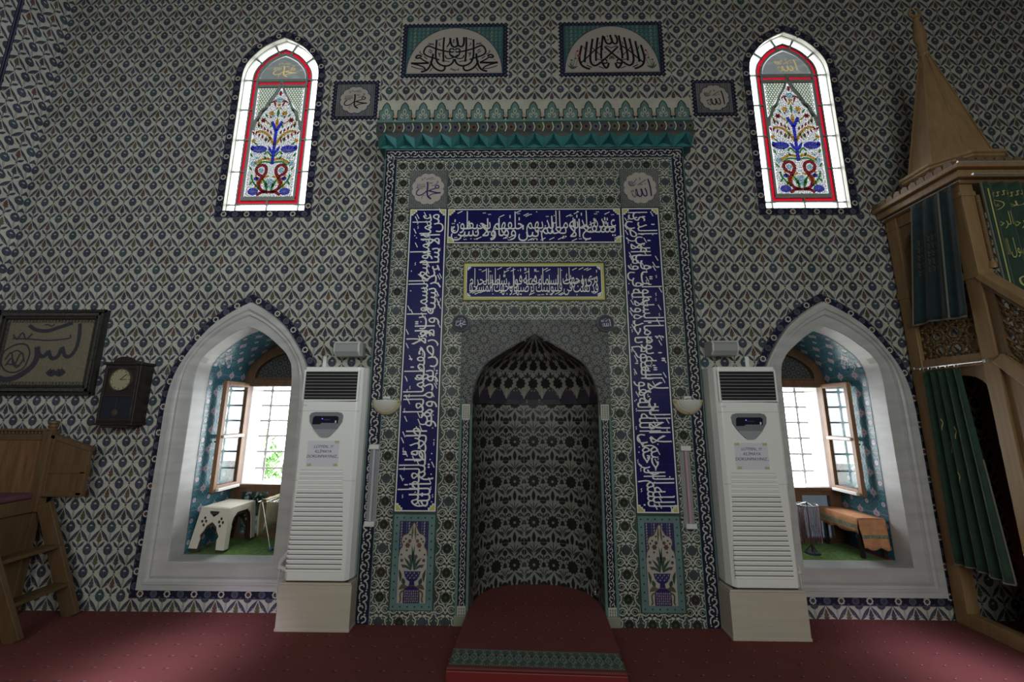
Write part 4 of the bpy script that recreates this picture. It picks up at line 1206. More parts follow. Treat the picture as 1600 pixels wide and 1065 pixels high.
# thin engaged colonnettes and their floral strip
for s in (-1, 1):
    b = MB(); b.box(*(sorted((s * .555, s * .615))), -WY - .004, -WY, .06, 1.69, 'navy')
    p = Pat(lambda u, v, h: np.stack([u, -WY - .004 - h, v], 1)); 
    p.put(scroll_run((s * .585, .13), (s * .585, 1.58), .05, .05, 'cream', 1))
    for z in np.arange(.25, 1.6, .178): p.rect(s * .585 - .028, z, s * .585 + .028, z + .006, 'olive_pale', 2)
    for z0, z1 in ((.06, .14), (1.56, 1.69)):
        p.rect(s * .585 - .034, z0, s * .585 + .034, z1, 'cream', 2); p.put(arabesque(s * .585 - .028, z0 + .01, s * .585 + .028, z1 - .01, .018, ['deep_green', 'dark_flower'], 3))
    p.mesh('floral_strip', mih, extra=[(b.V, b.F, 'navy')])
    for x in (.542, .628):
        c = MB(); c.tube([(s * x, -WY - .002, .0), (s * x, -WY - .002, 1.60)], .012, 'turquoise_pale', 10); c.build('colonnette', mih, smooth=True)
    c = MB()
    c.prism([(s * .52, -WY - .016), (s * .645, -WY - .016), (s * .645, -WY + .0), (s * .52, -WY + .0)], 0, .075, 'olive_pale', 'Z'); c.build('plinth_block', mih, bevel=.004)
    # little blue roundel at the spring of the frame corner
    d = MB(); d.lathe([(0, -.030), (.060, -.030), (.074, -.022), (.080, -.008), (.080, 0)], (s * .633 if s > 0 else -.660, -WY, 2.392), 'bezel_ring', 28, axis='Y')
    rr = d.build('roundel', mih, smooth=True)
    cxx = .618 if s > 0 else -.647
    rr.location.x += cxx - (.633 if s > 0 else -.660)
    p = Pat(lambda u, v, h: np.stack([u + cxx, -WY - .0305 - h, v + 2.392], 1))
    p.put(Motif().ell(0, 0, .066, .066, 'navy', 0, 24)); p.put((m_allah if s > 0 else m_muhammad)('lilac', 1), .056, .056)
    lt = p.mesh('calligraphy', rr); lt.location.x -= rr.location.x

# rosette band and turquoise wedge cornice that crown it
co = empty('cornice', (0, WY, 4.12), 'projecting turquoise cornice of pointed wedges over the prayer niche', 'cornice')
ZT = 4.192; ZB2 = 4.075 - .02; base = 4.12
b = MB(); b.box(-1.485, 1.505, -WY - .10, 0, ZT - base, 4.335 - base, 'cream')
p = Pat(lambda u, v, h: np.stack([u, -WY - .10 - h, v - base], 1))
p.rect(-1.485, ZT, 1.505, 4.335, 'deep_green', 0); p.rect(-1.485, 4.322, 1.505, 4.335, 'turquoise_pale', 1); p.rect(-1.485, ZT, 1.505, ZT + .014, 'violet', 1)
for i in range(34):
    x = -1.485 + 2.99 * (i + .5) / 34; m = Motif()
    m.star(0, 0, .036, .028, 8, ['violet', 'olive', 'rust', 'leaf_edge'][i % 4], 2); m.ell(0, 0, .014, .014, 'navy', 3, 6)
    m.stroke([(.03, .04), (.045, .0), (.03, -.04)], .01, 'cream', 2, 2)
    p.put(m, 1, 1.15, x, 4.262)
p.mesh('rosette_band', co, extra=[(b.V, b.F, 'cream')])
b = MB(); n = 17; pw = 2.99 / n; zt = ZT - base; zb = 4.112 - base
yt = -WY - .112; ybm = -WY - .003
for i in range(n):
    xm = -1.485 + pw * (i + .5)
    T = (xm, yt, zt); C = (xm, ybm + .002, zt * .55 + zb * .45)
    for s in (-1, 1):
        E = (xm + s * pw * .5, yt + .060, zt); R = (xm + s * pw * .44, ybm - .012, zb + .004); G_ = (xm + s * pw * .5, ybm, zb); B = (xm, ybm, zb); K = (xm + s * pw * .10, yt + .035, zt * .6 + zb * .4)
        b.add([T, E, R, G_, B, C, K], [(0, 1, 2), (1, 3, 2), (0, 2, 6), (6, 2, 5), (0, 6, 5), (5, 2, 4), (2, 3, 4)], 'turquoise')
b.box(-1.485, 1.505, -WY + .0, 0, zb, zt, 'turquoise')
b.build('wedge_course', co)
def sub(mb_, root):
    l = root.location if root else Vector((0, 0, 0))
    mb_.V = [(x - l[0], y - l[1], z - l[2]) for x, y, z in mb_.V]; return mb_
def WB(mb_, name, root, **k):
    """build a part given in room coordinates under a root that only has a location"""
    return sub(mb_, root).build(name, root, **k)
def wfn(fn, root):
    l = np.array(root.location); return lambda u, v, h: fn(u, v, h) - l

# ================================================================== STAINED GLASS WINDOWS
def loop_inset(cx, hw, zb, zs, za, d, kz=1.12): return arch_loop(cx, hw - d, zb + d, zs, za - d * kz)
def ring(mb_, A, B, y0, y1, m):
    n = len(A)
    v = [(x, y0, z) for x, z in A] + [(x, y0, z) for x, z in B] + [(x, y1, z) for x, z in A] + [(x, y1, z) for x, z in B]
    for i in range(n):
        j = (i + 1) % n
        mb_.add([v[i], v[j], v[n + j], v[n + i], v[2 * n + i], v[2 * n + j], v[3 * n + j], v[3 * n + i]],
                [(0, 1, 2, 3), (4, 7, 6, 5), (0, 4, 5, 1), (3, 2, 6, 7)], m)
def flat_ring(pt, A, B, m, l, zmin=None):
    n = len(A)
    for i in range(n):
        j = (i + 1) % n
        pt.P.append((np.array([A[i], A[j], B[j], B[i]]), m, l))
def loop_low(cx, hw, zb, zs, za, d, kz=1.08):
    t = min(1.0, max(0.0, d / .21)); pr_ = [(a + (c - a) * t, b + (e - b) * t) for (a, b), (c, e) in zip(ARCH, ARCH_IN)]
    return arch_loop(cx, hw - d, zb + d, zs, za - d * kz, pr_)
def stained(idx, spec, draw, label):
    cx, hw, zb, zs, za = spec
    root = empty('window_%d' % idx, (cx, WY, zb), label, kind='structure')
    yg = WY + .045; ring_ = lambda d: loop_inset(cx, hw, zb, zs, za, d)
    zz = [zb + .085, zb + .45, zb + .81, zb + 1.165, zs]
    b = MB(); _n = [0]; _bx = b.box
    def nb(x0, x1, y0, y1, z0, z1, m): _n[0] += 1; _bx(x0, x1, y0 - .00015 * _n[0], y1 + .00015 * _n[0], z0, z1, m)
    b.box = nb
    ring(b, ring_(-.005), ring_(.004), yg - .007, yg + .007, 'came')
    ring(b, ring_(.083), ring_(.096), yg - .008, yg + .008, 'came'); ring(b, ring_(.130), ring_(.150), yg - .008, yg + .008, 'came')
    for z in zz:
        for s in (-1, 1):
            a, c = sorted((cx + s * hw, cx + s * (hw - .13))); b.box(a, c, yg - .007, yg + .007, z - .006, z + .006, 'came')
    for x in (cx - hw + .09, cx + hw - .09): b.box(x - .006, x + .006, yg - .007, yg + .007, zb, zb + .09, 'came')
    b.box(cx - .006, cx + .006, yg - .007, yg + .007, zb, zb + .13, 'came')
    for s in (-1, 1):      # radial bars of the head
        for (x0, z0), (x1, z1) in (((.335, .30), (.245, .215)), ((.112, .435), (.062, .335))):
            b.bar((cx + s * x0 * 1.0, yg, zs + z0 * .97), (cx + s * x1 * .93, yg, zs + z1 * .93), .012, .022, 'came')
    b.box(cx - hw + .13, cx + hw - .13, yg - .008, yg + .007, zs - .018, zs + .012, 'came')
    b.box(cx - hw + .13, cx + hw - .13, yg - .008, yg + .007, zs - .085, zs - .058, 'came')
    b.box(cx - hw + .13, cx + hw - .13, yg - .008, yg + .007, zb + .150, zb + .172, 'came')
    b.box(cx - .012, cx + .012, yg - .008, yg + .007, zs - .07, zs + 0, 'came')
    # cusped arch of the flower panel
    W2, z1 = hw - .155, zs - .07; z0 = zb + .165
    cusp = [(1.0, -.52), (.93, -.42), (.80, -.37), (.72, -.30), (.55, -.26), (.40, -.17), (.20, -.09), (0, .03)]
    for s in (-1, 1):
        for (a0, b0), (a1, b1) in zip(cusp[:-1], cusp[1:]):
            b.bar((cx + s * a0 * W2, yg, z1 + b0), (cx + s * a1 * W2, yg, z1 + b1), .026, .016, 'came')
    WB(b, 'plaster_tracery', root)
    # glass
    g = Pat(wfn(lambda u, v, h: np.stack([u, yg + .004 - h, v], 1), root))
    flat_ring(g, ring_(0), ring_(.09), 'glass_white', 0)
    flat_ring(g, ring_(.09), ring_(.134), 'glass_dimmer', 0); flat_ring(g, ring_(.09), ring_(.134), 'glass_red', 2)
    g.P.append((np.array(ring_(.134)), 'glass_dimmer', 0))
    for s in (-1, 1):
        a, c = sorted((cx + s * .014, cx + s * (hw - .14)))
        g.rect(a, zs - .052, c, zs - .022, 'glass_red', 2); g.rect(a, zb + .124, c, zb + .150, 'glass_red', 2)
    w_ = g.mesh('glazing', root)
    # hexagonal bead net in the upper corners
    n = Pat(wfn(lambda u, v, h: np.stack([u, yg + .002 - h, v], 1), root))
    def cusp_z(x):
        t = abs(x - cx) / W2
        for (a0, b0), (a1, b1) in zip(cusp[:-1], cusp[1:]):
            if a1 <= t <= a0: return z1 + b0 + (b1 - b0) * (a0 - t) / (a0 - a1 + 1e-9)
        return z1 - .5
    h_ = .030
    for j in range(22):
        for i in range(-10, 11):
            x = cx + i * h_ + (j % 2) * h_ / 2; z = z1 - .01 - j * h_ * .8
            if abs(x - cx) < W2 - .012 and z > cusp_z(x) + .03:
                n.put(Motif().ell(0, 0, .0125, .0125, 'glass_pale', 1, 6), 1, 1, x, z)
                for k in range(6):
                    t = k * PI / 3 + PI / 6; c_ = .0155
                    n.put(Motif().stroke([(c_ * math.cos(t), c_ * math.sin(t)), (c_ * math.cos(t + PI / 3), c_ * math.sin(t + PI / 3))], .006, 'came', 2, 1), 1, 1, x, z)
    n.mesh('bead_net', root)
    f = Pat(wfn(lambda u, v, h: np.stack([u, yg + .000 - h, v], 1), root))
    q = Motif(); G = 'glass_'
    for s in (-1, 1):
        q.stroke([(s * .115, .015), (s * .07, .045), (0, .05)], 0.030, G + 'wine', 1, 4)
        q.stroke([(s * .03, .05), (s * .085, .08), (s * .105, .15), (s * .075, .215), (s * .05, .26), (s * .055, .32), (s * .10, .345), (s * .145, .31), (s * .135, .255), (s * .085, .22)], 0.032, G + 'wine', 1, 4)
        q.ell(s * .098, .285, .028, .03, G + 'sky', 1, 9); q.stroke([(s * .02, .22), (s * .07, .20), (s * .085, .14)], 0.022, G + 'amber', 1, 3)
        q.lens((s * .02, .02), (s * .085, .21), .03, G + 'green', 1, 5, .02 * s)
        q.stroke([(s * .01, .40), (s * .08, .415), (s * .17, .36)], 0.027, G + 'amber', 1, 4); q.stroke([(s * .01, .37), (s * .09, .38), (s * .15, .34)], 0.019, G + 'green', 1, 4)
        q.ell(s * .155, .055, .052, .040, G + 'blue', 1, 12); q.ell(s * .135, .195, .030, .022, G + 'blue', 1, 8); q.stroke([(s * .14, .09), (s * .12, .16), (s * .15, .24)], 0.019, G + 'amber', 1, 3)
        q.stroke([(s * .10, .08), (s * .17, .17), (s * .19, .24)], 0.019, G + 'green', 1, 3)
        q.star(s * .185, .36, .036, .026, 7, G + 'sky', 1); q.ell(s * .155, .42, .022, .015, G + 'sky', 1, 7)
        q.ell(s * .145, .520, .078, .042, G + 'blue', 1, 14); q.ell(s * .215, .535, .02, .03, G + 'blue', 1, 8)
        q.lens((s * .01, .46), (s * .06, .56), .03, G + 'blue', 1, 5); q.stroke([(s * .015, .44), (s * .06, .49), (s * .09, .46)], 0.019, G + 'green', 1, 3)
        q.stroke([(s * .01, .57), (s * .05, .65), (s * .12, .715), (s * .20, .72)], 0.027, G + 'amber', 1, 4)
        for k in range(5):
            x = s * (.055 + .034 * k); z = .64 + .022 * k
            q.lens((x, z), (x + s * .012, z - .05), .020, G + 'wine', 1, 4)
            q.lens((x - s * .012, z + .045), (x - s * .0, z + .095), .020, G + 'wine', 1, 4)
        q.star(s * .215, .615, .028, .018, 6, G + 'amber', 1); q.lens((s * .16, .56), (s * .21, .60), .018, G + 'green', 1, 4)
        q.stroke([(s * .005, .73), (s * .03, .79), (s * .055, .835)], 0.032, G + 'blue', 1, 4)
        q.star(s * .14, .85, .036, .020, 6, G + 'wine', 1); q.ell(s * .14, .85, .014, .014, G + 'sky', 2, 7)
        q.stroke([(s * .06, .80), (s * .09, .82), (s * .115, .845)], 0.016, G + 'amber', 1, 3)
        q.star(s * .065, .93, .036, .022, 6, G + 'amber', 1); q.ell(s * .045, .90, .02, .02, G + 'sky', 1, 7)
        q.stroke([(s * .205, .84), (s * .18, .92), (s * .125, 1.0)], 0.030, G + 'green', 1, 4); q.lens((s * .03, 1.0), (s * .06, 1.09), .02, G + 'wine', 1, 4)
        q.lens((s * .05, 1.08), (s * .09, 1.05), .018, G + 'wine', 1, 4)
    q.stroke([(0, .35), (0, .46), (0, .60), (0, .74)], 0.032, G + 'blue', 1, 4)
    q.lens((0, .76), (0, .88), .035, G + 'amber', 1, 5); q.lens((0, .88), (0, .99), .03, G + 'green', 1, 5)
    q.ell(0, .14, .05, .055, G + 'sky', 1, 10); q.ell(0, 1.085, .042, .032, G + 'sky', 1, 10); q.lens((0, 1.13), (0, 1.20), .03, G + 'wine', 1, 5); q.ell(0, 1.03, .02, .02, G + 'amber', 1, 7)
    for s in (-1, 1):
        for x, z, l_, w_, c_ in ((.20, .12, .05, .022, 'green'), (.05, .10, .05, .02, 'amber'), (.19, .28, .05, .022, 'green'), (.06, .40, .05, .02, 'green'), (.20, .43, .05, .022, 'green'), (.11, .46, .05, .02, 'sky'), (.21, .50, .04, .02, 'green'),
                                 (.04, .62, .05, .02, 'green'), (.10, .60, .05, .022, 'green'), (.21, .68, .05, .02, 'wine'), (.19, .76, .05, .022, 'green'), (.07, .76, .05, .02, 'green'), (.17, .80, .04, .02, 'amber'), (.10, .88, .05, .02, 'green'), (.16, .94, .04, .02, 'green'), (.03, .97, .04, .018, 'amber'), (.09, 1.02, .05, .02, 'green'), (.03, 1.06, .03, .018, 'wine'), (.12, .66, .03, .02, 'sky'), (.06, .87, .03, .02, 'wine')):
            q.lens((s * x, z), (s * (x + .6 * l_ * (1 if z % .2 < .1 else -1)), z + l_), w_, G + c_, 1, 4)
    # blossoms cut like rough facets
    for s in (-1, 1):
        for k in range(9):
            t = k * 2 * PI / 9; q.stroke([(s * .155, .055), (s * .155 + .050 * math.cos(t), .055 + .038 * math.sin(t))], .004, 'came', 3, 1)
            q.stroke([(s * .145, .50), (s * .145 + .075 * math.cos(t), .52 + .040 * math.sin(t))], .004, 'came', 3, 1)
    f.put(q, 1.04, 1.02, cx, z0 + .01)
    # leading between the tiny clear pieces
    rr = random.Random(idx)
    for j in range(96):
        for i in range(-19, 20):
            x = cx + (i + .5 * (j % 2)) * .0128 + rr.uniform(-.003, .003); z = z0 + .008 + j * .0128 + rr.uniform(-.003, .003)
            if abs(x - cx) > W2 - .012 or z > cusp_z(x) - .02: continue
            t = rr.choice([0, PI / 3, 2 * PI / 3]); f.put(Motif().poly([(-.0070, -.0032), (.0070, -.0032), (.0070, .0032), (-.0070, .0032)], 'came', 0), 1, 1, x, z, t)
    f.mesh('flower_inlay', root)
    # sacred name in the head
    t_ = Pat(wfn(lambda u, v, h: np.stack([u, yg + .002 - h, v], 1), root))
    for j in range(22):
        for i in range(-17, 18):
            x = cx + (i + .5 * (j % 2)) * .015; z = zs + .02 + j * .014
            if abs(x - cx) < arch_w(z + .02, hw - .155, zs, za - .17) : t_.put(Motif().ell(0, 0, .0062, .0062, 'came', 0, 5), 1, 1, x, z)
    t_.P.append((np.array([p for p in arch_loop(cx, hw - .16, zs + .015, zs + .016, za - .185)]), 'glass_dusk', 0))
    t_.put(draw('gold_light', 1), .155, .115, cx + .01, zs + .125, dl=2)
    t_.mesh('calligraphy', root)
stained(1, STAINED[0], m_muhammad, 'left pointed stained glass window with flower vase panel')
stained(2, STAINED[1], m_allah, 'right pointed stained glass window with flower vase panel')

# ================================================================== LOWER WINDOWS
def lower_window(idx, cx, zdz, side, label):
    """side: -1 left, 1 right; the leaf on the outer side is the one in view"""
    hw, zb, zs, za = .655, .171, 1.64, 2.626
    root = empty('window_%d' % idx, (cx, WY, zb), label, kind='structure')
    prof = [(0, 0), (0, -.030), (.040, -.030), (.046, -.036), (.060, -.036), (.066, -.022), (.082, -.014), (.098, -.022), (.106, -.026), (.116, -.010), (.150, -.006),
            (.205, -.004), (.210, .002), (.210, .165)]
    loops = [[(x, WY + y, z) for x, z in loop_low(cx, hw, zb, zs, za, d, 1.08)] for d, y in prof]
    b = MB(); n = len(loops[0]); V = [p for lp in loops for p in lp]
    F = [(k * n + i, k * n + (i + 1) % n, (k + 1) * n + (i + 1) % n, (k + 1) * n + i) for k in range(len(loops) - 1) for i in range(n)]
    b.add(V, F, 'marble'); WB(b, 'marble_surround', root, smooth=True, angle=25)
    j = MB()
    for s in (-1, 1):
        a, c = sorted((cx + s * (hw + .002), cx + s * (hw - .206))); j.box(a, c, WY - .0375, WY - .003, 1.634, 1.638, 'slat_grey')
    sh = MB(); ring(sh, loop_low(cx, hw, zb, zs, za, .150, 1.08), loop_low(cx, hw, zb, zs, za, .2092, 1.08), WY + .085, .90, 'plaster'); WB(sh, 'reveal_masonry', root)
    # tiled reveal
    per = loop_low(cx, hw, zb, zs, za, .2112, 1.08)
    P = np.array(per[1:] + [per[0]]); L = np.concatenate([[0], np.cumsum(np.hypot(*np.diff(P, axis=0).T))])
    cc = np.array([cx, 1.3])
    def rfn(u, v, h):
        x = np.interp(u, L, P[:, 0]); z = np.interp(u, L, P[:, 1]); q = np.stack([x, z], 1) - cc; q /= np.hypot(*q.T)[:, None]
        return np.stack([x - q[:, 0] * h, v, z - q[:, 1] * h], 1)
    p = Pat(wfn(rfn, root)); y0, y1 = WY + .163, .86
    for a, c in zip(L[:-1], L[1:]): p.rect(a, y0, c, y1, 'recess_ground', 0, max(1, int((c - a) / .1)), 1)
    k = LT_ = L[-1]; py = k / round(k / .178)
    cell = Motif()
    for (pp, mm, ll) in REC: cell.append((pp[:, ::-1].copy(), mm, ll))
    for i in range(int(round(k / py)) + 1):
        for jj in range(5):
            p.put(cell, py, .172, (i + .5) * py, y0 + .03 + jj * .172, clip=(0, y0, k, y1), dl=1)
    for i in range(int(round(k / py)) + 1): p.rect(max(0, i * py - .001), y0, min(k, i * py + .001), y1, 'lilac', 6)
    p.mesh('tiled_reveal', root)
    # timber screen at the back with window opening, two lower panes and arched head
    yb0, yb1 = .835, .885; inner = [(x, z) for x, z in loop_low(cx, hw, zb, zs, za, .205, 1.08)]
    rect_ = lambda a, c, d, e: [(cx + a, d), (cx + c, d), (cx + c, e), (cx + a, e)]
    holes = [rect_(-.375, .375, .895, 1.895), rect_(-.335, -.055, .42, .82), rect_(.055, .335, .42, .82), arch_loop(cx, .33, 1.985, 1.99, 2.26)]
    s_ = MB(); slab_with_holes(s_, inner, holes, yb0, yb1, 'brown_wood'); WB(s_, 'timber_screen', root)
    m_ = MB()
    for (a, c, d, e) in ((-.375, .375, .895, 1.895),):
        for r in (rect_(a - .03, a, d - .03, e + .03), rect_(c, c + .03, d - .03, e + .03), rect_(a, c, e, e + .03), rect_(a, c, d - .03, d)):
            m_.prism(r, yb0 - .018, yb0 + .0, 'brown_wood')
    ring(m_, arch_loop(cx, .345, 1.972, 1.99, 2.275), arch_loop(cx, .33, 1.985, 1.99, 2.26), yb0 - .014, yb0, 'brown_wood')
    WB(m_, 'moulding', root, bevel=.004)
    t_ = Pat(wfn(plane_y(yb1 - .01), root)); lp = arch_loop(cx, .34, 1.975, 1.99, 2.27); t_.P.append((np.array(lp), 'star_ground', 0))
    t_.fill(STAR, .10, (cx - .34, 1.975, cx + .34, 2.27), cx, 2.05, drop=lambda u, v: abs(u - cx) > arch_w(v, .33, 1.99, 2.26), dl=1)
    t_.mesh('tympanum_tiles', root)
    for s in (-1, 1):
        g = MB(); a, c = sorted((cx + s * .05, cx + s * .34)); g.box(a, c, .858, .864, .415, .825, 'glass_frost'); WB(g, 'frosted_pane', root)
    # whitewashed outer reveal and iron grille
    o = MB(); e0, e1 = .885, 1.22
    for r in ((cx - .43, cx - .385, .86, 1.93), (cx + .385, cx + .43, .86, 1.93), (cx - .43, cx + .43, 1.905, 1.95), (cx - .43, cx + .43, .86, .89)):
        o.box(r[0], r[1], e0, e1, r[2], r[3], 'white_paint')
    WB(o, 'outer_reveal', root)
    gr = MB(); yg = 1.10
    zs_ = [1.02, 1.195, 1.363, 1.53, 1.697, 1.862]; xs_ = [cx - .29, cx, cx + .29]
    for z in zs_: gr.tube([(cx - .39, yg, z), (cx + .39, yg, z)], .0100, 'iron_bar', 6)
    for x in xs_: gr.tube([(x, yg, .885), (x, yg, 1.91)], .0100, 'iron_bar', 6)
    for z in zs_:
        for x in xs_: gr.lathe([(0, -.022), (.014, -.016), (.021, 0), (.014, .016), (0, .022)], (x, yg, z), 'iron_bar', 8)
    WB(gr, 'iron_grille', root, smooth=True)
    # opened casement leaves
    for s in (-1, 1):
        lf = MB(); xh = cx + s * .405; x0, x1 = sorted((xh - s * .0, xh - s * .038)); ya, yb = .475, .832; z0, z1 = .872, 1.925
        lf.box(x0, x1, ya, ya + .042, z0, z1, 'leaf_wood'); lf.box(x0, x1, yb - .042, yb, z0, z1, 'leaf_wood')
        lf.box(x0, x1, ya + .042, yb - .042, z1 - .045, z1, 'leaf_wood'); lf.box(x0, x1, ya + .042, yb - .042, z0, z0 + .055, 'leaf_wood')
        lf.box(x0, x1, ya + .042, yb - .042, 1.365, 1.405, 'leaf_wood')
        c_ = WB(lf, 'casement_leaf', root, bevel=.003)
        g = MB(); xm = (x0 + x1) / 2; g.box(xm - .002, xm + .002, ya + .04, yb - .04, z0 + .05, z1 - .04, 'glass_clear')
        g = sub(g, root).build('pane', c_)
        d = MB(); xd = x0 if s > 0 else x1; dd = sorted((xd, xd - s * .03)); d.box(dd[0], dd[1], ya + .03, yb - .03, z0 + .005, z0 + .032, 'white_paint'); sub(d, root).build('drip_bar', c_, bevel=.004)
        d = MB(); d.box(min(xd, xd - s * .016), max(xd, xd - s * .016), ya + .03, yb - .03, 1.372, 1.398, 'white_paint'); sub(d, root).build('glazing_bar', c_, bevel=.003)
        hd = MB(); xo_ = x1 if s > 0 else x0; hd.box(min(xo_, xo_ + s * .02), max(xo_, xo_ + s * .02), ya + .01, ya + .03, 1.33, 1.345, 'metal_dark'); sub(hd, root).build('handle', c_)
    # carpet on the sill of the recess
    c_ = MB(); c_.box(cx - .438, cx + .438, .345, .834, .372, .383, 'carpet_green')
    e = empty('green_carpet', (cx, .345, .372), ('bright green carpet laid in the %s window recess' % ('left' if side < 0 else 'right')), 'carpet')
    WB(c_, 'pile', e)
    r = MB(); xx = sorted((cx - side * .438 * (1 if side < 0 else -1), cx - side * .385 * (1 if side < 0 else -1)))
    r.box(xx[0], xx[1], .345, .834, .3835, .388, 'carpet_maroon'); WB(r, 'maroon_edge', e)
lower_window(3, -2.644, 0, -1, 'left marble framed window recess with open casement')
lower_window(4, 2.644, 0, 1, 'right marble framed window recess with open casement')
y_ = MB(); y_.box(-12, 12, 1.25, 14, -.5, -.35, 'yard_paving'); tag(y_.build('ground'), 'pale paving outside the windows', kind='structure')

# shrubs in the yard beyond the left window
def bush(x, y, z, r, h, n, seed, label):
    rnd = random.Random(seed); root = empty('shrub', (x, y, z), label, 'shrub')
    b = MB()
    for _ in range(n):
        t = rnd.uniform(0, 2 * PI); p = rnd.uniform(-1, 1); q = (1 - p * p) ** .5; k = rnd.uniform(.6, 1)
        c = Vector((r * k * q * math.cos(t), r * k * q * math.sin(t), h * .55 + h * .5 * k * p)); a = Vector((rnd.uniform(-1, 1), rnd.uniform(-1, 1), rnd.uniform(-1, 1))).normalized()
        u = a.cross(Vector((0, 0, 1))).normalized() * .03; w = a * .07
        b.add([c - w, c + u, c + w, c - u], [(0, 1, 2, 3)], 'bush')
    b.build('foliage', root)
    t = MB(); t.tube([(0, 0, 0), (.02, 0, h * .3), (-.02, .02, h * .7)], [.05, .04, .02], 'bush_trunk', 8); t.build('trunk', root)
bush(-4.6, 3.2, -.35, .62, 1.75, 1500, 1, 'leafy green shrub in the yard seen through the left window')
bush(-3.5, 4.3, -.35, .55, 1.35, 1200, 2, 'lower green shrub behind the leafy one outside the left window')

# ================================================================== CARPETED STEP
st = empty('carpeted_step', (-.02, 0, 0), 'low red carpeted step in the niche with grey-green patterned strip', 'prayer platform')
out = [(-.575, -.735), (.500, -.770), (.528, 0)] + [(x * .985, y - .012) for x, y in pl[::-1][4:-4:6]] + [(-.536, 0)]
b = MB(); b.prism([(x, y) for x, y in out], 0.001, .100, 'red_board', 'Z'); WB(b, 'board', st, bevel=.004)
b = MB(); b.prism([(x * .998, y + (.010 if y < -.5 else 0)) for x, y in out], .100, .113, 'carpet_red', 'Z'); WB(b, 'carpet_top', st, bevel=.004)
p = Pat(wfn(lambda u, v, h: np.stack([u, v, h + .1135], 1), st))
for i in range(-5, 6):
    for j in range(0, 9):
        x = i * .155 + (j % 2) * .0775; y = -.40 + j * .10
        if abs(x) < .46 - max(0, y) * .5: p.put(Motif().lens((-.016, -.004), (.010, 0), .012, 'fleck_dark', 1, 3) + Motif().lens((.004, .002), (.022, .010), .006, 'fleck_pale', 1, 3), 1, 1, x - .02, y)
p.mesh('flecks', st)['kind'] = 'stuff'
def sk(v): return v - .035 * 0
p = Pat(wfn(lambda u, v, h: np.stack([u, v - .034 * (u + .57), h + .114], 1), st))
S0, S1 = -.700, -.530
p.rect(-.560, S0, .497, S1, 'strip_green', 0)
for i in range(19):
    x = -.560 + (i + .5) * 1.057 / 19
    for s in (-1, 1):
        p.P.append((np.array([(x - .026, (S0 + S1) / 2 + s * .0), (x, (S0 + S1) / 2 + s * .045), (x, (S0 + S1) / 2 + s * .033), (x - .018, (S0 + S1) / 2)]), 'strip_light', 1))
        p.P.append((np.array([(x + .026, (S0 + S1) / 2), (x, (S0 + S1) / 2 + s * .045), (x, (S0 + S1) / 2 + s * .033), (x + .018, (S0 + S1) / 2)]), 'strip_light', 1))
        p.P.append((np.array([(x - .006, (S0 + S1) / 2 + s * .048), (x + .026, (S0 + S1) / 2 + s * .012), (x + .030, (S0 + S1) / 2 + s * .016), (x, (S0 + S1) / 2 + s * .055)]), 'strip_light', 1))
        p.P.append((np.array([(x - .018, (S0 + S1) / 2 + s * .060), (x + .018, (S0 + S1) / 2 + s * .060), (x, (S0 + S1) / 2 + s * .074)]), 'strip_light', 1))
    p.put(Motif().poly([(-.008, 0), (0, .014), (.008, 0), (0, -.014)], 'strip_light', 1), 1, 1, x, (S0 + S1) / 2)
    p.put(Motif().poly([(-.010, 0), (0, .012), (.010, 0), (0, -.012)], 'fleck_dark', 1), 1, 1, x + .0278, (S0 + S1) / 2 + .02)
for i in range(70):
    x = -.557 + i * .0151
    for z in (S0 + .006, S1 - .006): p.put(Motif().poly([(-.004, -.005), (.004, -.005), (.004, .005), (-.004, .005)], 'strip_light', 1), 1, 1, x, z)
p.mesh('patterned_strip', st)

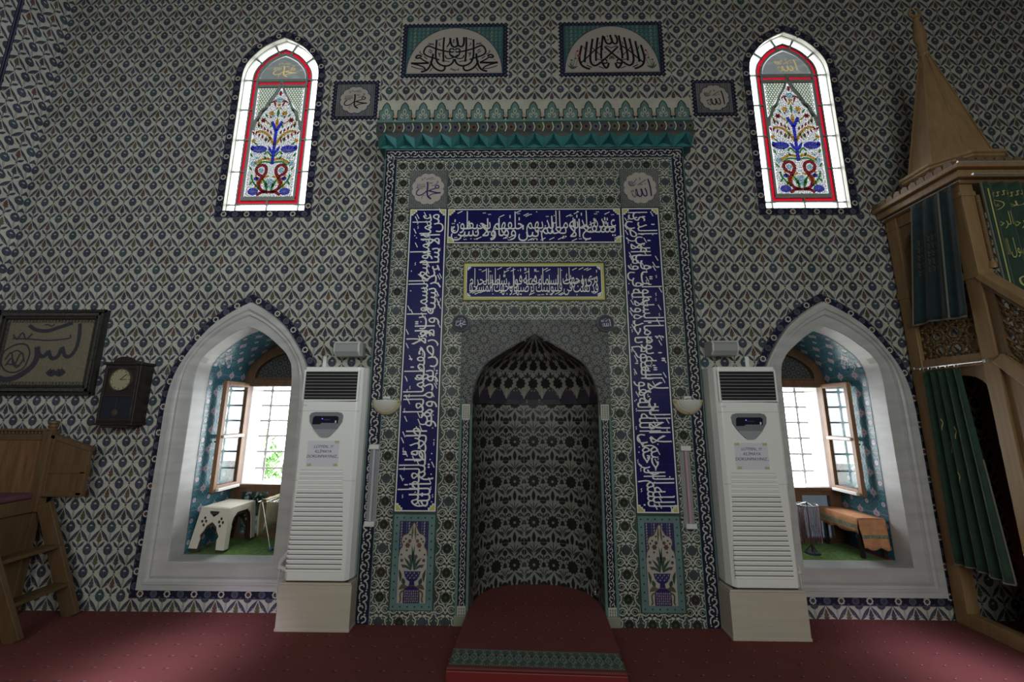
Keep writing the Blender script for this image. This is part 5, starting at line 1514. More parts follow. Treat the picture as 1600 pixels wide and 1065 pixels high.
# ================================================================== AIR CONDITIONERS
def text_part(name, s, size, loc, m, root, shear=0.0, align='CENTER', bold=0.0):
    cu = bpy.data.curves.new(name, 'FONT'); cu.body = s; cu.size = size; cu.align_x = align; cu.extrude = .0004; cu.shear = shear; cu.offset = bold
    ob = bpy.data.objects.new(name, cu); me = bpy.data.meshes.new_from_object(ob); bpy.data.objects.remove(ob)
    me.materials.clear(); me.materials.append(M[m])
    o = bpy.data.objects.new(name, me); COL.objects.link(o); o.parent = root
    o.location = Vector(loc) - (root.location if root else Vector((0, 0, 0))); o.rotation_euler = (PI / 2, 0, 0)
    return o
def aircon(cx, yf, s, label, lpos):
    yb = .125; w = .267
    ped = empty('pedestal_box', (cx, (yf + yb) / 2, 0), 'pale wood pedestal box under the %s air conditioner' % lpos, 'pedestal')
    b = MB(); b.box(cx - .280, cx + .280, yf + .012, yb, 0, .318, 'pale_board'); b.box(cx - .284, cx + .284, yf + .008, yb, .0, .022, 'pale_board'); b.box(cx - .274, cx + .274, yf + .016, yb, .318, .335, 'pale_board')
    WB(b, 'box', ped, bevel=.004)
    root = empty('air_conditioner', (cx, (yf + yb) / 2, .335), label, 'air conditioner', 'floor standing air conditioners')
    b = MB(); z0, z1 = .352, 1.992
    pl_ = [(cx - w, yb), (cx - w, yf + .085), (cx - w + .018, yf + .028), (cx - w + .045, yf), (cx + w - .045, yf), (cx + w - .018, yf + .028), (cx + w, yf + .085), (cx + w, yb)]
    b.prism(pl_, z0, z1, 'white_plastic', 'Z'); WB(b, 'body', root, bevel=.008)
    b = MB(); b.box(cx - w + .03, cx + w - .03, yf + .03, yb - .02, .336, z0, 'slot_dark'); WB(b, 'foot', root)
    gx0, gx1 = cx - .220, cx + .217
    b = MB(); b.box(gx0, gx1, yf - .001, yf + .012, 1.722, 1.950, 'black_void'); gr = WB(b, 'outlet_grille', root)
    for i in range(8):
        z = 1.742 + i * .0265
        b = MB(); b.bar((gx0, yf - .004, z), (gx1, yf - .004, z), .012, .004, 'slat_grey'); sub(b, root).build('slat', gr)
    b = MB()
    for r in ((gx0 - .014, gx0, 1.708, 1.964), (gx1, gx1 + .014, 1.708, 1.964), (gx0, gx1, 1.950, 1.964), (gx0, gx1, 1.708, 1.722)): b.box(r[0], r[1], yf - .007, yf + .004, r[2], r[3], 'white_plastic')
    WB(b, 'grille_bezel', root, bevel=.003)
    b = MB(); px_ = [(-.138, 1.590), (-.125, 1.612), (-.09, 1.620), (.09, 1.620), (.125, 1.612), (.138, 1.590), (.132, 1.540), (.10, 1.490), (.045, 1.430), (.022, 1.417), (-.022, 1.417), (-.045, 1.430), (-.10, 1.490), (-.132, 1.540)]
    b.prism([(cx + .02 * 0 - .018 + a, z) for a, z in px_], yf - .010, yf + .004, 'bezel_grey', 'Y'); cp = WB(b, 'control_panel', root, bevel=.004)
    b = MB(); b.prism([(cx - .018 + a * .95, 1.500 + (z - 1.500) * .9 - .008) for a, z in px_ if z < 1.50] , yf - .0118, yf - .0101, 'bezel_grey_light', 'Y'); sub(b, root).build('lower_plate', cp)
    b = MB(); b.prism([(cx - .018 + a, z) for a, z in ((-.105, 1.575), (-.09, 1.588), (.09, 1.588), (.105, 1.575), (.100, 1.528), (.04, 1.532), (-.035, 1.532), (-.045, 1.522), (-.108, 1.520))], yf - .013, yf - .0102, 'screen_dark', 'Y'); sub(b, root).build('display', cp, bevel=.001)
    b = MB(); b.lathe([(0, -.002), (.005, 0)], (cx - .018 - .028, yf - .0135, 1.566), 'led_blue', 10, axis='Y'); b.box(cx - .018 - .018, cx - .018 + .035, yf - .0138, yf - .013, 1.555, 1.560, 'led_dim'); sub(b, root).build('indicator_light', cp)
    b = MB()
    for i in range(4): b.box(cx - .045 + i * .028, cx - .028 + i * .028, yf - .0150, yf - .0128, 1.527, 1.532, 'bezel_grey_light')
    b.box(cx + .060, cx + .070, yf - .0150, yf - .0128, 1.532, 1.552, 'white_plastic'); sub(b, root).build('button', cp)
    gl = MB(); z = 1.166; k = 0
    while z > .41:
        t = (1.166 - z) / .75; x0 = cx - .195 - .038 * min(1, t * 1.2); x1 = cx + .150 + .045 * min(1, t * 1.2)
        deep = k >= 5
        gl.box(x0, x1, yf - (.0012 if deep else .0008), yf + .004, z - (.0075 if deep else .0028), z, 'slot_mid' if deep else 'slot_soft')
        gl.add([(x0, yf - .0015, z - .0075), (x1, yf - .0015, z - .0075), (x1, yf - .006, z - .020), (x0, yf - .006, z - .020), (x0, yf, z - .026), (x1, yf, z - .026)], [(0, 1, 2, 3), (3, 2, 5, 4)], 'white_plastic')
        z -= .0345; k += 1
    WB(gl, 'intake_louvres', root)
    b = MB()
    for zz in (1.083, 1.628): b.box(cx - w + .02, cx + w - .02, yf - .0008, yf + .002, zz, zz + .0018, 'slat_grey')
    WB(b, 'panel_seam', root)
    text_part('maker_mark', 'TCLF', .016, (cx - .205, yf - .0012, 1.668), 'slat_grey', root)
    # printed notice, taped on
    no = empty('paper_notice', (cx - .02, yf, 1.19), 'white printed notice taped to the %s air conditioner' % lpos, 'notice')
    px0, px1, pz0, pz1 = cx - .150, cx + .105, 1.192, 1.392
    b = MB(); b.add([(px0, yf - .0022, pz0), (px1, yf - .0022, pz0), (px1 , yf - .0022, pz1), (px0, yf - .0022, pz1), (px0, yf - .0010, pz0), (px1, yf - .0010, pz0), (px1, yf - .0010, pz1), (px0, yf - .0010, pz1)],
                    [(0, 1, 2, 3), (7, 6, 5, 4), (0, 4, 5, 1), (1, 5, 6, 2), (2, 6, 7, 3), (3, 7, 4, 0)], 'paper'); WB(b, 'sheet', no)
    for i, (a, c) in enumerate(((px0 + .02, pz1 - .01), (px1 - .02, pz1 - .01), (px0 + .025, pz0 + .012), (px1 - .02, pz0 + .012))):
        if i == 0 and s < 0: continue
        b = MB(); b.box(a - .017, a + .017, yf - .0032, yf - .0024, c - .010, c + .010, 'tape'); WB(b, 'tape', no)
    for s_, z in (('L\u00dcTFEN...!!!', 1.335), ('KL\u0130MAYA', 1.298), ('DOKUNMAYINIZ...', 1.260)):
        text_part('printed_line', s_, .0315, (cx - .022, yf - .0026, z), 'print_ink', no, shear=.25)
aircon(-1.690, -.130, -1, 'white floor standing air conditioner left of the prayer niche', 'left')
aircon(1.695, -.182, 1, 'white floor standing air conditioner right of the prayer niche', 'right')
# refrigerant pipe and white cable dropping beside each unit
for s, x0, nm in ((-1, -1.975, 'left'), (1, 1.985, 'right')):
    b = MB(); b.tube([(x0 - s * .03, .06, .60), (x0 + s * .02, .05, .52), (x0 + s * .085, .04, .43), (x0 + s * .09, .03, .395), (x0 + s * .02, .05, .36), (x0 - s * .05, .07, .35)], .022, 'cable_white', 10)
    o = b.build('drain_hose', smooth=True, tagd=('thick grey hose curling out beside the %s air conditioner' % nm, 'hose'))
    b = MB(); b.tube([(x0 + s * .07, .01, .385), (x0 + s * .075, .0, .25), (x0 + s * .06, .02, .1), (x0 + s * .03, .03, .01)], .006, 'cable_white', 8)
    b.build('power_cable', smooth=True, tagd=('thin white cable hanging beside the %s pedestal' % nm, 'cable'))
    b = MB(); xx = -1.905 if s < 0 else 1.905; b.box(xx - .016, xx + .016, WY - .014, WY - .001, 1.80, 2.12, 'white_plastic')
    b.build('cable_trunking', bevel=.002, tagd=('white cable trunking above the %s air conditioner' % nm, 'cable trunking'))

# ================================================================== WALL SPEAKERS, SCONCES, TUBES
for cx, z, lab in ((-1.655, 2.175, 'grey wall speaker above the left air conditioner'), (1.655, 2.185, 'grey wall speaker above the right air conditioner')):
    root = empty('wall_speaker', (cx, WY, z), lab, 'speaker', 'small wall speakers'); s = 1 if cx > 0 else -1
    b = MB(); b.prism([(0, -.065), (0, .065), (-.13, .062), (-.155, .03), (-.150, -.03), (-.115, -.065)], -.115, .115, 'speaker_grey', 'X'); b.build('cabinet', root, bevel=.006)
    b = MB(); b.add([(-.1, -.132, .058), (.1, -.132, .058), (.1, -.159, .028), (-.1, -.159, .028), (-.1, -.154, -.030), (.1, -.154, -.030), (-.1, -.119, -.066), (.1, -.119, -.066)], [(0, 1, 2, 3), (3, 2, 5, 4), (4, 5, 7, 6)], 'speaker_mesh'); b.build('speaker_grille', root)
    b = MB(); b.box(-.02, .02, -.02, .0, -.085, .085, 'metal_dark'); b.build('bracket', root)
for cx, z, lab in ((-1.262, 1.722, 'half moon glass wall lamp left of the niche'), (1.280, 1.730, 'half moon glass wall lamp right of the niche')):
    root = empty('wall_lamp', (cx, 0, z), lab, 'wall lamp', 'half moon wall lamps')
    def bowl(mb_, r0, r1, m, dy, n=24, k=8):
        V = []; 
        for j in range(k + 1):
            t = j / k
            for i in range(n + 1):
                a = PI + PI * i / n; r = r0 + (r1 - r0) * t
                V.append((r * math.cos(a), -dy * (1 - (r / .130) ** 2) - .004, r * math.sin(a)))
        F = [(j * (n + 1) + i, j * (n + 1) + i + 1, (j + 1) * (n + 1) + i + 1, (j + 1) * (n + 1) + i) for j in range(k) for i in range(n)]
        mb_.add(V, F, m)
    b = MB(); bowl(b, 0, .096, 'frost_lamp', .085); o = b.build('glass_shade', root, smooth=True); so = o.modifiers.new('solid', 'SOLIDIFY'); so.thickness = .004
    b = MB(); bowl(b, .092, .128, 'lamp_rim', .088, k=4); o = b.build('shade_rim', root, smooth=True); so = o.modifiers.new('solid', 'SOLIDIFY'); so.thickness = .006
    for a in (PI * 1.04, PI * 1.5, PI * 1.96):
        r = .112; b = MB(); b.lathe([(0, -.012), (.006, -.010), (.008, -.004), (.008, 0)], (r * math.cos(a), -.085 * (1 - (r / .130) ** 2) - .008, r * math.sin(a)), 'brass', 10, axis='Y'); b.build('screw_cap', root, smooth=True)
    b = MB(); b.lathe([(.018, -.03), (.018, .0), (.026, .010), (.0, .018)], (0, -.035, 0), 'frost_lamp', 12); b.box(-.03, .03, -.02, 0, -.04, .03, 'white_paint'); b.build('lamp_holder', root, smooth=True)
for x0, x1, lab, tilt in ((-1.332, -1.347, 'ribbed fluorescent wall light left of the niche', 0), (1.222, 1.214, 'ribbed fluorescent wall light right of the niche with pink tube', 0)):
    root = empty('tube_light', (x0, 0, 1.04), lab, 'tube light', 'upright tube lights')
    b = MB(); b.box(-.040, .040, -.022, 0, -.312, .312, 'white_paint'); b.build('base', root, bevel=.004)
    b = MB(); pr_ = [(.038 * math.cos(a) , -.022 - .030 * math.sin(a)) for a in np.linspace(0, PI, 19)]
    pr_ = [(x, y - (.0015 if i % 2 else 0)) for i, (x, y) in enumerate(pr_)]
    b.prism(pr_, -.280, .280, 'diffuser_glass', 'Z'); b.build('ribbed_diffuser', root)
    b = MB(); b.tube([(0, -.034, -.28), (0, -.034, .28)], .011, 'tube_pink' if x0 > 0 else 'diffuser', 12); b.build('tube', root, smooth=True)
    for s in (-1, 1):
        b = MB(); b.box(-.042, .042, -.054, -.001, min(s * .278, s * .318), max(s * .278, s * .318), 'white_paint'); b.build('end_cap', root, bevel=.006)
# ================================================================== FRAMED EMBROIDERY AND WALL CLOCK
root = empty('framed_picture', (-4.50, WY, 1.78), 'dark framed embroidered calligraphy hanging on the left wall end', 'picture')
u0, u1, v0, v1 = -5.02, -3.985, 1.765, 2.555
b = MB()
for k, (d, y, w) in enumerate(((0, .030, .030), (.030, .048, .030), (.060, .036, .028))):
    for r in ((u0 + d, u0 + d + w, v0 + d, v1 - d), (u1 - d - w, u1 - d, v0 + d, v1 - d), (u0 + d, u1 - d, v0 + d, v0 + d + w), (u0 + d, u1 - d, v1 - d - w, v1 - d)):
        b.box(r[0], r[1], WY - y, WY - .001, r[2], r[3], 'frame_wood' if k != 1 else 'frame_ornament')
WB(b, 'frame', root, bevel=.004)
cvx, cvz = (u0 + u1) / 2, (v0 + v1) / 2
p = Pat(wfn(lambda u, v, h: np.stack([u, WY - .012 - h, v], 1), root))
a, c, d, e = u0 + .08, u1 - .08, v0 + .08, v1 - .08
p.rect(a, d, c, e, 'embroid_ground', 0); p.frame(a + .005, d + .005, c - .005, e - .005, .035, 'frame_ornament', 1)
p.put(arabesque(a + .005, d + .005, c - .005, d + .045, .03, ['embroid_ground'], 2)); p.put(arabesque(a + .005, e - .045, c - .005, e - .005, .03, ['embroid_ground'], 2))
q = Motif()
def S(pts, w): q.stroke([(-4.911 + (x - 35) * .0086 * .985 * .1 * 1.83, 2.473 - (y - 350) * .00177) for x, y in pts], w * .0017, 'embroid_ink', 3, 4)
for pts, w in (([(470, 375), (480, 440), (478, 500), (455, 545), (420, 548), (390, 500)], 20), ([(390, 505), (375, 550), (340, 560), (310, 520)], 22), ([(312, 525), (290, 550), (260, 540), (240, 500)], 22),
               ([(240, 500), (250, 560), (225, 610), (160, 655), (90, 672), (30, 655), (-8, 620)], 30), ([(160, 385), (210, 410), (280, 415), (350, 395), (425, 372)], 20), ([(75, 455), (200, 460), (300, 466), (420, 455), (425, 435)], 7),
               ([(335, 625), (358, 640), (380, 628)], 34), ([(385, 625), (408, 640), (430, 622)], 34), ([(200, 560), (185, 610), (130, 635), (70, 620), (35, 570), (50, 520), (110, 488), (170, 490), (200, 530), (200, 560)], 8),
               ([(60, 570), (90, 530), (120, 600), (150, 530), (180, 580)], 8), ([(70, 600), (100, 560), (140, 610), (175, 560)], 8), ([(75, 540), (120, 520), (165, 540)], 7), ([(80, 590), (160, 600)], 7), ([(75, 435), (105, 460), (130, 425), (160, 460), (190, 430)], 9), ([(255, 385), (270, 380), (300, 390), (315, 380)], 6)):
    S(pts, w)
p.put(q); p.mesh('embroidery', root)

root = empty('wall_clock', (-3.66, WY, 1.50), 'dark wooden pendulum wall clock with a pale round dial', 'clock')
x0, x1, z0, z1 = -3.875, -3.585, 1.525, 2.025; yf = .035
x0, x1 = -3.795, -3.475
b = MB(); b.box(x0, x1, yf, WY - .001, z0, z1, 'dark_wood'); b.box(x0 - .015, x1 + .015, yf - .012, WY - .001, z1, z1 + .025, 'dark_wood'); b.box(x0 - .012, x1 + .012, yf - .012, WY - .001, z0 - .022, z0, 'dark_wood')
b.box(x0 + .04, x1 - .04, yf, WY - .001, z0 - .045, z0 - .02, 'dark_wood')
t = np.linspace(0, PI, 13); b.prism([((x0 + x1) / 2 + .095 * math.cos(a), z1 + .025 + .05 * math.sin(a)) for a in t], yf - .005, yf + .02, 'dark_wood'); WB(b, 'case', root, bevel=.004)
b = MB()
for r in ((x0 + .012, x0 + .032, z0 + .015, z1 - .015), (x1 - .032, x1 - .012, z0 + .015, z1 - .015), (x0 + .03, x1 - .03, z1 - .035, z1 - .015), (x0 + .03, x1 - .03, z0 + .015, z0 + .035), (x0 + .03, x1 - .03, 1.745, 1.76)): b.box(r[0], r[1], yf - .010, yf, r[2], r[3], 'frame_wood')
WB(b, 'door', root, bevel=.002)
cx_, cz_ = (x0 + x1) / 2, 1.895
b = MB(); b.lathe([(0, -.006), (.090, -.006), (.094, 0)], (cx_, yf, cz_), 'clock_face', 32, axis='Y'); dl = WB(b, 'dial', root)
b = MB(); b.lathe([(.090, 0), (.092, -.012), (.100, -.012), (.103, 0)], (cx_, yf, cz_), 'brass_dark', 32, axis='Y'); WB(b, 'dial_ring', root, smooth=True)
b = MB()
for k in range(12):
    a = k * PI / 6; b.bar((cx_ + .072 * math.sin(a), yf - .0075, cz_ + .072 * math.cos(a)), (cx_ + .084 * math.sin(a), yf - .0075, cz_ + .084 * math.cos(a)), .004, .002, 'print_ink', up=(0, 1, 0))
sub(b, root).build('hour_marks', dl)
for a, L_ in ((math.radians(48), .075), (math.radians(88), .055)):
    b = MB(); b.bar((cx_, yf - .010, cz_), (cx_ + L_ * math.sin(a), yf - .010, cz_ + L_ * math.cos(a)), .005, .002, 'print_ink', up=(0, 1, 0)); sub(b, root).build('hand', dl)
b = MB(); b.box(x0 + .035, x1 - .035, yf - .004, yf - .001, z0 + .04, 1.742, 'screen_dark'); WB(b, 'pendulum_window', root)
b = MB(); b.bar((cx_, yf - .006, 1.74), (cx_, yf - .006, 1.63), .004, .002, 'brass_dark'); b.lathe([(0, -.004), (.028, 0)], (cx_, yf - .006, 1.61), 'brass_dark', 20, axis='Y'); WB(b, 'pendulum', root)

# ================================================================== PREACHER'S CHAIR AND ITS LADDER
root = empty('preaching_chair', (-4.45, -.12, 0), 'tall wooden preaching chair with high back and side wings at left', 'chair')
sx0, sx1, sy0, sy1 = -4.95, -4.15, -.44, .09; W_ = 'pulpit_wood'
b = MB(); b.box(sx0, sx1, sy0, sy1, .80, .905, W_); b.box(sx0, sx1 + .01, sy0 - .012, sy0 + .01, .84, .915, W_); WB(b, 'seat_box', root, bevel=.006)
b = MB(); b.box(sx0 + .04, sx1 - .03, sy0 + .02, sy1 - .06, .906, .950, 'cushion_wine'); WB(b, 'cushion', root, bevel=.012)
b = MB(); b.box(sx0, sx1 - .06, .055, .085, .90, 1.40, 'oak_dark'); b.box(sx0, sx1 - .06, .045, .095, 1.375, 1.425, W_)
for i in range(22): x = sx0 + .01 + i * .0335; b.box(x, x + .018, .058, .080, 1.425, 1.452, W_)
b.box(sx0, sx1 - .06, .045, .095, 1.452, 1.470, W_); WB(b, 'back_panel', root, bevel=.003)
for x, y in ((-4.165, .045), (-4.93, .045)):
    b = MB(); b.box(x - .034, x + .034, y - .034, y + .034, .80, 1.455, W_)
    b.lathe([(.030, 1.455), (.036, 1.462), (.024, 1.475), (.034, 1.492), (.026, 1.507), (.036, 1.520), (.036, 1.535), (.0, 1.545)], (x, y, 0), W_, 16); WB(b, 'corner_post', root, bevel=.003)
for x0, x1 in ((-4.135, -3.775),):
    b = MB(); b.prism([(x0, .925), (x1 - .01, .925), (x1 - .004, 1.305), (x0, 1.420)], .025, .050, W_)
    b.prism([(x0, 1.395), (x1, 1.285), (x1 + .006, 1.318), (x0, 1.432)], .014, .058, W_); b.box(x0, x1 - .005, .016, .056, 1.105, 1.175, W_); b.box(x0, x1 - .01, .016, .056, .920, .955, W_)
    b.box(x1 - .055, x1 - .006, .016, .056, .93, 1.12, W_); b.box(x0, x0 + .04, .014, .058, .925, 1.42, W_); WB(b, 'side_wing', root, bevel=.003)
b = MB()
b.prism([(sy0 + .02, .80), (sy1 - .02, .80), (sy1 + .0, .10), (sy1 - .06, .0), (sy0 - .02, .0)], -4.215, -4.19, W_, 'X'); WB(b, 'side_board', root, bevel=.003)
for x, y in ((-4.20, -.40), (-4.20, .06), (-4.92, -.40), (-4.92, .06)):
    b = MB(); b.bar((x - .02, y, 0), (x, y, .80), .06, .06, W_); WB(b, 'leg', root, bevel=.003)
b = MB(); b.box(sx0 + .03, sx1 - .08, sy0 + .01, sy0 + .03, .42, .80, W_); WB(b, 'front_board', root, bevel=.003)
lad = empty('step_ladder', (-3.73, -.11, 0), 'wooden two rung ladder leaning against the preaching chair', 'ladder')
A0, A1 = Vector((-3.745, .085, .0)), Vector((-4.10, .045, .86)); B0, B1 = Vector((-3.73, -.30, 0)), Vector((-4.075, -.40, .86))
for a, c in ((A0, A1), (B0, B1)):
    b = MB(); b.bar(a, c, .035, .115, W_, up=(1, 0, .4)); WB(b, 'side_rail', lad, bevel=.003)
for t in (.28, .62):
    b = MB(); b.bar(A0.lerp(A1, t), B0.lerp(B1, t), .12, .028, W_); WB(b, 'tread', lad, bevel=.003)

# ================================================================== STOOLS, CLOTH AND TABLE IN THE RECESSES
def stool(root, H, wx, wy, m, flare=.03, pierced=True):
    """one-piece plastic stool; side walls pierced with a lobed arch and paw-like holes"""
    b = MB(); b.box(-wx / 2, wx / 2, -wy / 2, wy / 2, H - .018, H, m); b.box(-wx / 2 + .02, wx / 2 - .02, -wy / 2 + .02, wy / 2 - .02, H, H + .003, m); b.build('top', root, bevel=.008)
    def wall(w, ax, sgn, d):
        fw = w + 2 * flare
        outer = [(-fw / 2, 0), (-fw / 2 + .075, 0), (-fw / 2 + .085, .08), (-.10 * w / .3, .11), (-.06, .15), (-.045, .19), (0, .225), (.045, .19), (.06, .15), (.10 * w / .3, .11), (fw / 2 - .085, .08), (fw / 2 - .075, 0), (fw / 2, 0), (w / 2, H - .010), (-w / 2, H - .010)]
        holes = []
        if ax == 'x': outer = [(-fw / 2, 0), (-fw / 2 + .055, 0), (-fw / 2 + .075, .20), (-w / 2 + .06, H - .10), (-w / 2 + .11, H - .055), (w / 2 - .11, H - .055), (w / 2 - .06, H - .10), (fw / 2 - .075, .20), (fw / 2 - .055, 0), (fw / 2, 0), (w / 2, H - .010), (-w / 2, H - .010)]
        if pierced and ax == 'y':
            holes.append([(-.045, .315), (.045, .315), (.040, .295), (0, .265), (-.040, .295)])
            for s in (-1, 1):
                for x, z in ((.075, .255), (.095, .225), (.075, .195), (.060, .228)): holes.append([(s * x + .012 * math.cos(k * PI / 4), z + .014 * math.sin(k * PI / 4)) for k in range(8)])
        t = MB(); slab_with_holes(t, outer, holes, -.004, .004, m)
        V = []
        for x, y, z in t.V:
            off = d / 2 + flare * (1 - z / H)
            V.append((x, sgn * (off - .004) + y, z) if ax == 'y' else (sgn * (off - .004) + y, x, z))
        t.V = V; t.build('side_panel', root)
    for s in (-1, 1): wall(wx, 'y', s, wy); wall(wy, 'x', s, wx)
st1 = empty('brown_stool', (-2.925, .58, .384), 'brown pierced plastic stool standing under the white stool', 'stool'); stool(st1, .335, .245, .34, 'brown_plastic')
st2 = empty('white_stool', (-2.925, .58, .41), 'ivory pierced plastic stool stacked over the brown stool', 'stool'); stool(st2, .345, .262, .365, 'ivory_plastic'); st2.location.z = .408
st2.rotation_euler = (0, math.radians(3), 0); st2.location.z = .415
rk = empty('towel_rack', (-2.46, .60, .384), 'thin metal drying rack behind the left window frame', 'rack')
b = MB()
for y in (.46, .74):
    b.tube([(-2.56, y, .80), (-2.36, y, .80)], .004, 'metal_bright', 6)
    b.tube([(-2.36, y, .80), (-2.36, y, .384)], .004, 'metal_bright', 6)
for x in (-2.56, -2.49, -2.42, -2.36): b.tube([(x, .46, .80), (x, .74, .80)], .004, 'metal_bright', 6)
b.tube([(-2.36, .46, .392), (-2.36, .74, .392)], .005, 'metal_bright', 6)
b.tube([(-2.52, .46, .80), (-2.40, .46, .39)], .004, 'metal_bright', 6); b.tube([(-2.52, .74, .80), (-2.40, .74, .39)], .004, 'metal_bright', 6); WB(b, 'rack_frame', rk, smooth=True)
def drape(name, pts, y0, y1, m, label, cat, wave=.006, n=12):
    b = MB(); P = smooth_pts(pts, 4); V = []; k = len(P)
    for j in range(n + 1):
        y = y0 + (y1 - y0) * j / n
        for i, (x, z) in enumerate(P): V.append((x + wave * math.sin(j * 1.9) * abs(i / k - .4), y, z + .002 * math.sin(j * 1.3)))
    b.add(V, [(j * k + i, j * k + i + 1, (j + 1) * k + i + 1, (j + 1) * k + i) for j in range(n) for i in range(k - 1)], m)
    o = b.build(name, smooth=True, tagd=(label, cat)); s = o.modifiers.new('thickness', 'SOLIDIFY'); s.thickness = .003; return o
drape('beige_cloth', [(-2.548, .50), (-2.556, .68), (-2.545, .806), (-2.49, .808), (-2.484, .70), (-2.49, .56)], .475, .73, 'cloth_beige', 'beige cloth hanging over the drying rack', 'cloth')
b = MB(); b.box(-2.405, -2.37, .42, .47, .388, .405, 'slipper_blue'); b.build('blue_box', bevel=.004, tagd=('small blue and black box on the green carpet at left', 'box'))

tb = empty('side_table', (2.955, .58, .384), 'low dark table under the orange cloth in the right recess', 'table')
b = MB(); b.box(2.845, 3.075, .36, .815, .69, .712, 'dark_wood'); WB(b, 'table_top', tb, bevel=.003)
for x in (2.865, 3.055):
    for y in (.385, .79):
        b = MB(); b.bar((x, y, .384), (x, y, .69), .028, .028, 'dark_wood'); WB(b, 'leg', tb)
b = MB(); b.box(2.865, 3.055, .38, .40, .64, .69, 'dark_wood'); b.box(2.86, 2.88, .385, .79, .64, .69, 'dark_wood'); WB(b, 'apron', tb)
# orange cloth: top, drop over the aisle side, deeper drop over the near end
b = MB(); N1 = 28; V = []; cols = [(3.070, .716), (2.98, .717), (2.90, .717), (2.840, .716), (2.832, .700), (2.830, .66), (2.826, .625), (2.822, .590)]
for j in range(N1 + 1):
    y = .350 + .47 * j / N1
    for i, (x, z) in enumerate(cols):
        wv = .006 * math.sin(j * .9 + i) * max(0, (i - 4)) / 3
        V.append((x + wv, y, z + (.008 * math.sin(j * .55) if i == len(cols) - 1 else 0)))
k = len(cols)
for i in range(k - 1):
    m = 'cloth_band' if i == 5 else 'cloth_orange'
    b.add(V, [(j * k + i, j * k + i + 1, (j + 1) * k + i + 1, (j + 1) * k + i) for j in range(N1)], m)
V2 = []; rows = [(.350, .716), (.343, .700), (.340, .64), (.338, .585), (.338, .555), (.336, .50), (.336, .47)]
for j in range(15):
    x = 2.832 + (3.070 - 2.832) * j / 14
    for i, (y, z) in enumerate(rows): V2.append((x + (.02 * (1 - j / 14) * (i / 6) if i > 2 else 0), y - .007 * math.sin(j * 1.1) * i / 6, z + (.012 * math.sin(j * .8 + 1) if i == 6 else 0)))
for i in range(6):
    b.add(V2, [(j * 7 + i, j * 7 + i + 1, (j + 1) * 7 + i + 1, (j + 1) * 7 + i) for j in range(14)], 'cloth_band' if i == 3 else 'cloth_orange')
o = b.build('orange_cloth', smooth=True, tagd=('orange cloth with grey-green band draped over the low table', 'tablecloth')); s = o.modifiers.new('thickness', 'SOLIDIFY'); s.thickness = .003; s.offset = 1

rs = empty('prayer_bead_stand', (2.51, .50, .384), 'black metal stand with round base holding strings of prayer beads', 'stand')
b = MB(); b.lathe([(0, .012), (.055, .012), (.062, .006), (.062, 0), (0, 0)], (2.51, .50, .384), 'metal_dark', 24); b.tube([(2.51, .50, .39), (2.51, .50, .83)], .006, 'metal_dark', 8)
for k in range(3): a = k * 2 * PI / 3 + .3; b.tube([(2.51, .50, .46), (2.51 + .05 * math.cos(a), .50 + .05 * math.sin(a), .395)], .004, 'metal_dark', 6)
WB(b, 'post', rs, smooth=True)
b = MB(); b.tube([(2.51 + .085 * math.cos(a), .50 + .085 * math.sin(a), .80) for a in np.linspace(0, 2 * PI, 25)], .004, 'metal_bright', 6)
for k in range(4): a = k * PI / 2; b.tube([(2.51, .50, .82), (2.51 + .085 * math.cos(a), .50 + .085 * math.sin(a), .80)], .003, 'metal_bright', 6)
WB(b, 'hook_ring', rs, smooth=True)
prot = {}
for nm, mm in (('maroon', 'bead_maroon'), ('black', 'bead_black'), ('grey', 'bead_grey')):
    b = MB(); rr = random.Random(len(nm))
    L_ = .25 + .02 * len(nm) / 6
    for s in (-1, 1):
        n = 26
        for i in range(n):
            z = -L_ * i / n; x = s * .007 * math.sin(PI * min(1, (i + 2) / n)); b.lathe([(0, -.0048), (.0042, -.0015), (.0042, .0015), (0, .0048)], (x, 0, z), mm, 6)
    b.tube([(0, 0, -L_), (0, 0, -L_ - .045)], [.002, .005], mm, 6)
    prot[nm] = b.build('prayer_beads', smooth=True)
for i in range(18):
    a = i * 2 * PI / 18; nm = ('maroon', 'black', 'maroon', 'grey', 'black', 'maroon')[i % 6]
    if nm in prot and prot[nm] is not None and 'category' not in prot[nm]: o = prot[nm]
    else: o = prot[nm].copy(); COL.objects.link(o)
    tag(o, '%s string of prayer beads hanging from the black stand' % nm, 'prayer beads', '%s prayer beads on the stand' % nm)
    o.location = (2.51 + .088 * math.cos(a), .50 + .088 * math.sin(a), .798); o.rotation_euler = (0, 0, a + PI / 2)

# ================================================================== THE MINBAR
X0, X1, Y0, Y1 = 3.335, 3.985, -.50, .150
mb = empty('minbar', (3.66, -.17, 0), 'carved wooden pulpit staircase with pointed spire beside the right window', 'pulpit')
Wd = 'oak'
for nm, x, y in (('a', X0, Y1 - .10), ('b', X0, Y0), ('c', X1 - .10, Y0), ('d', X1 - .10, Y1 - .10)):
    b = MB(); b.box(x, x + .10, y, y + .10, 0, 3.42, Wd)
    b.box(x - .008, x + .108, y - .008, y + .108, 2.64, 2.70, Wd); b.box(x - .006, x + .106, y - .006, y + .106, 3.30, 3.34, Wd)
    o = WB(b, 'corner_post', mb, bevel=.004)
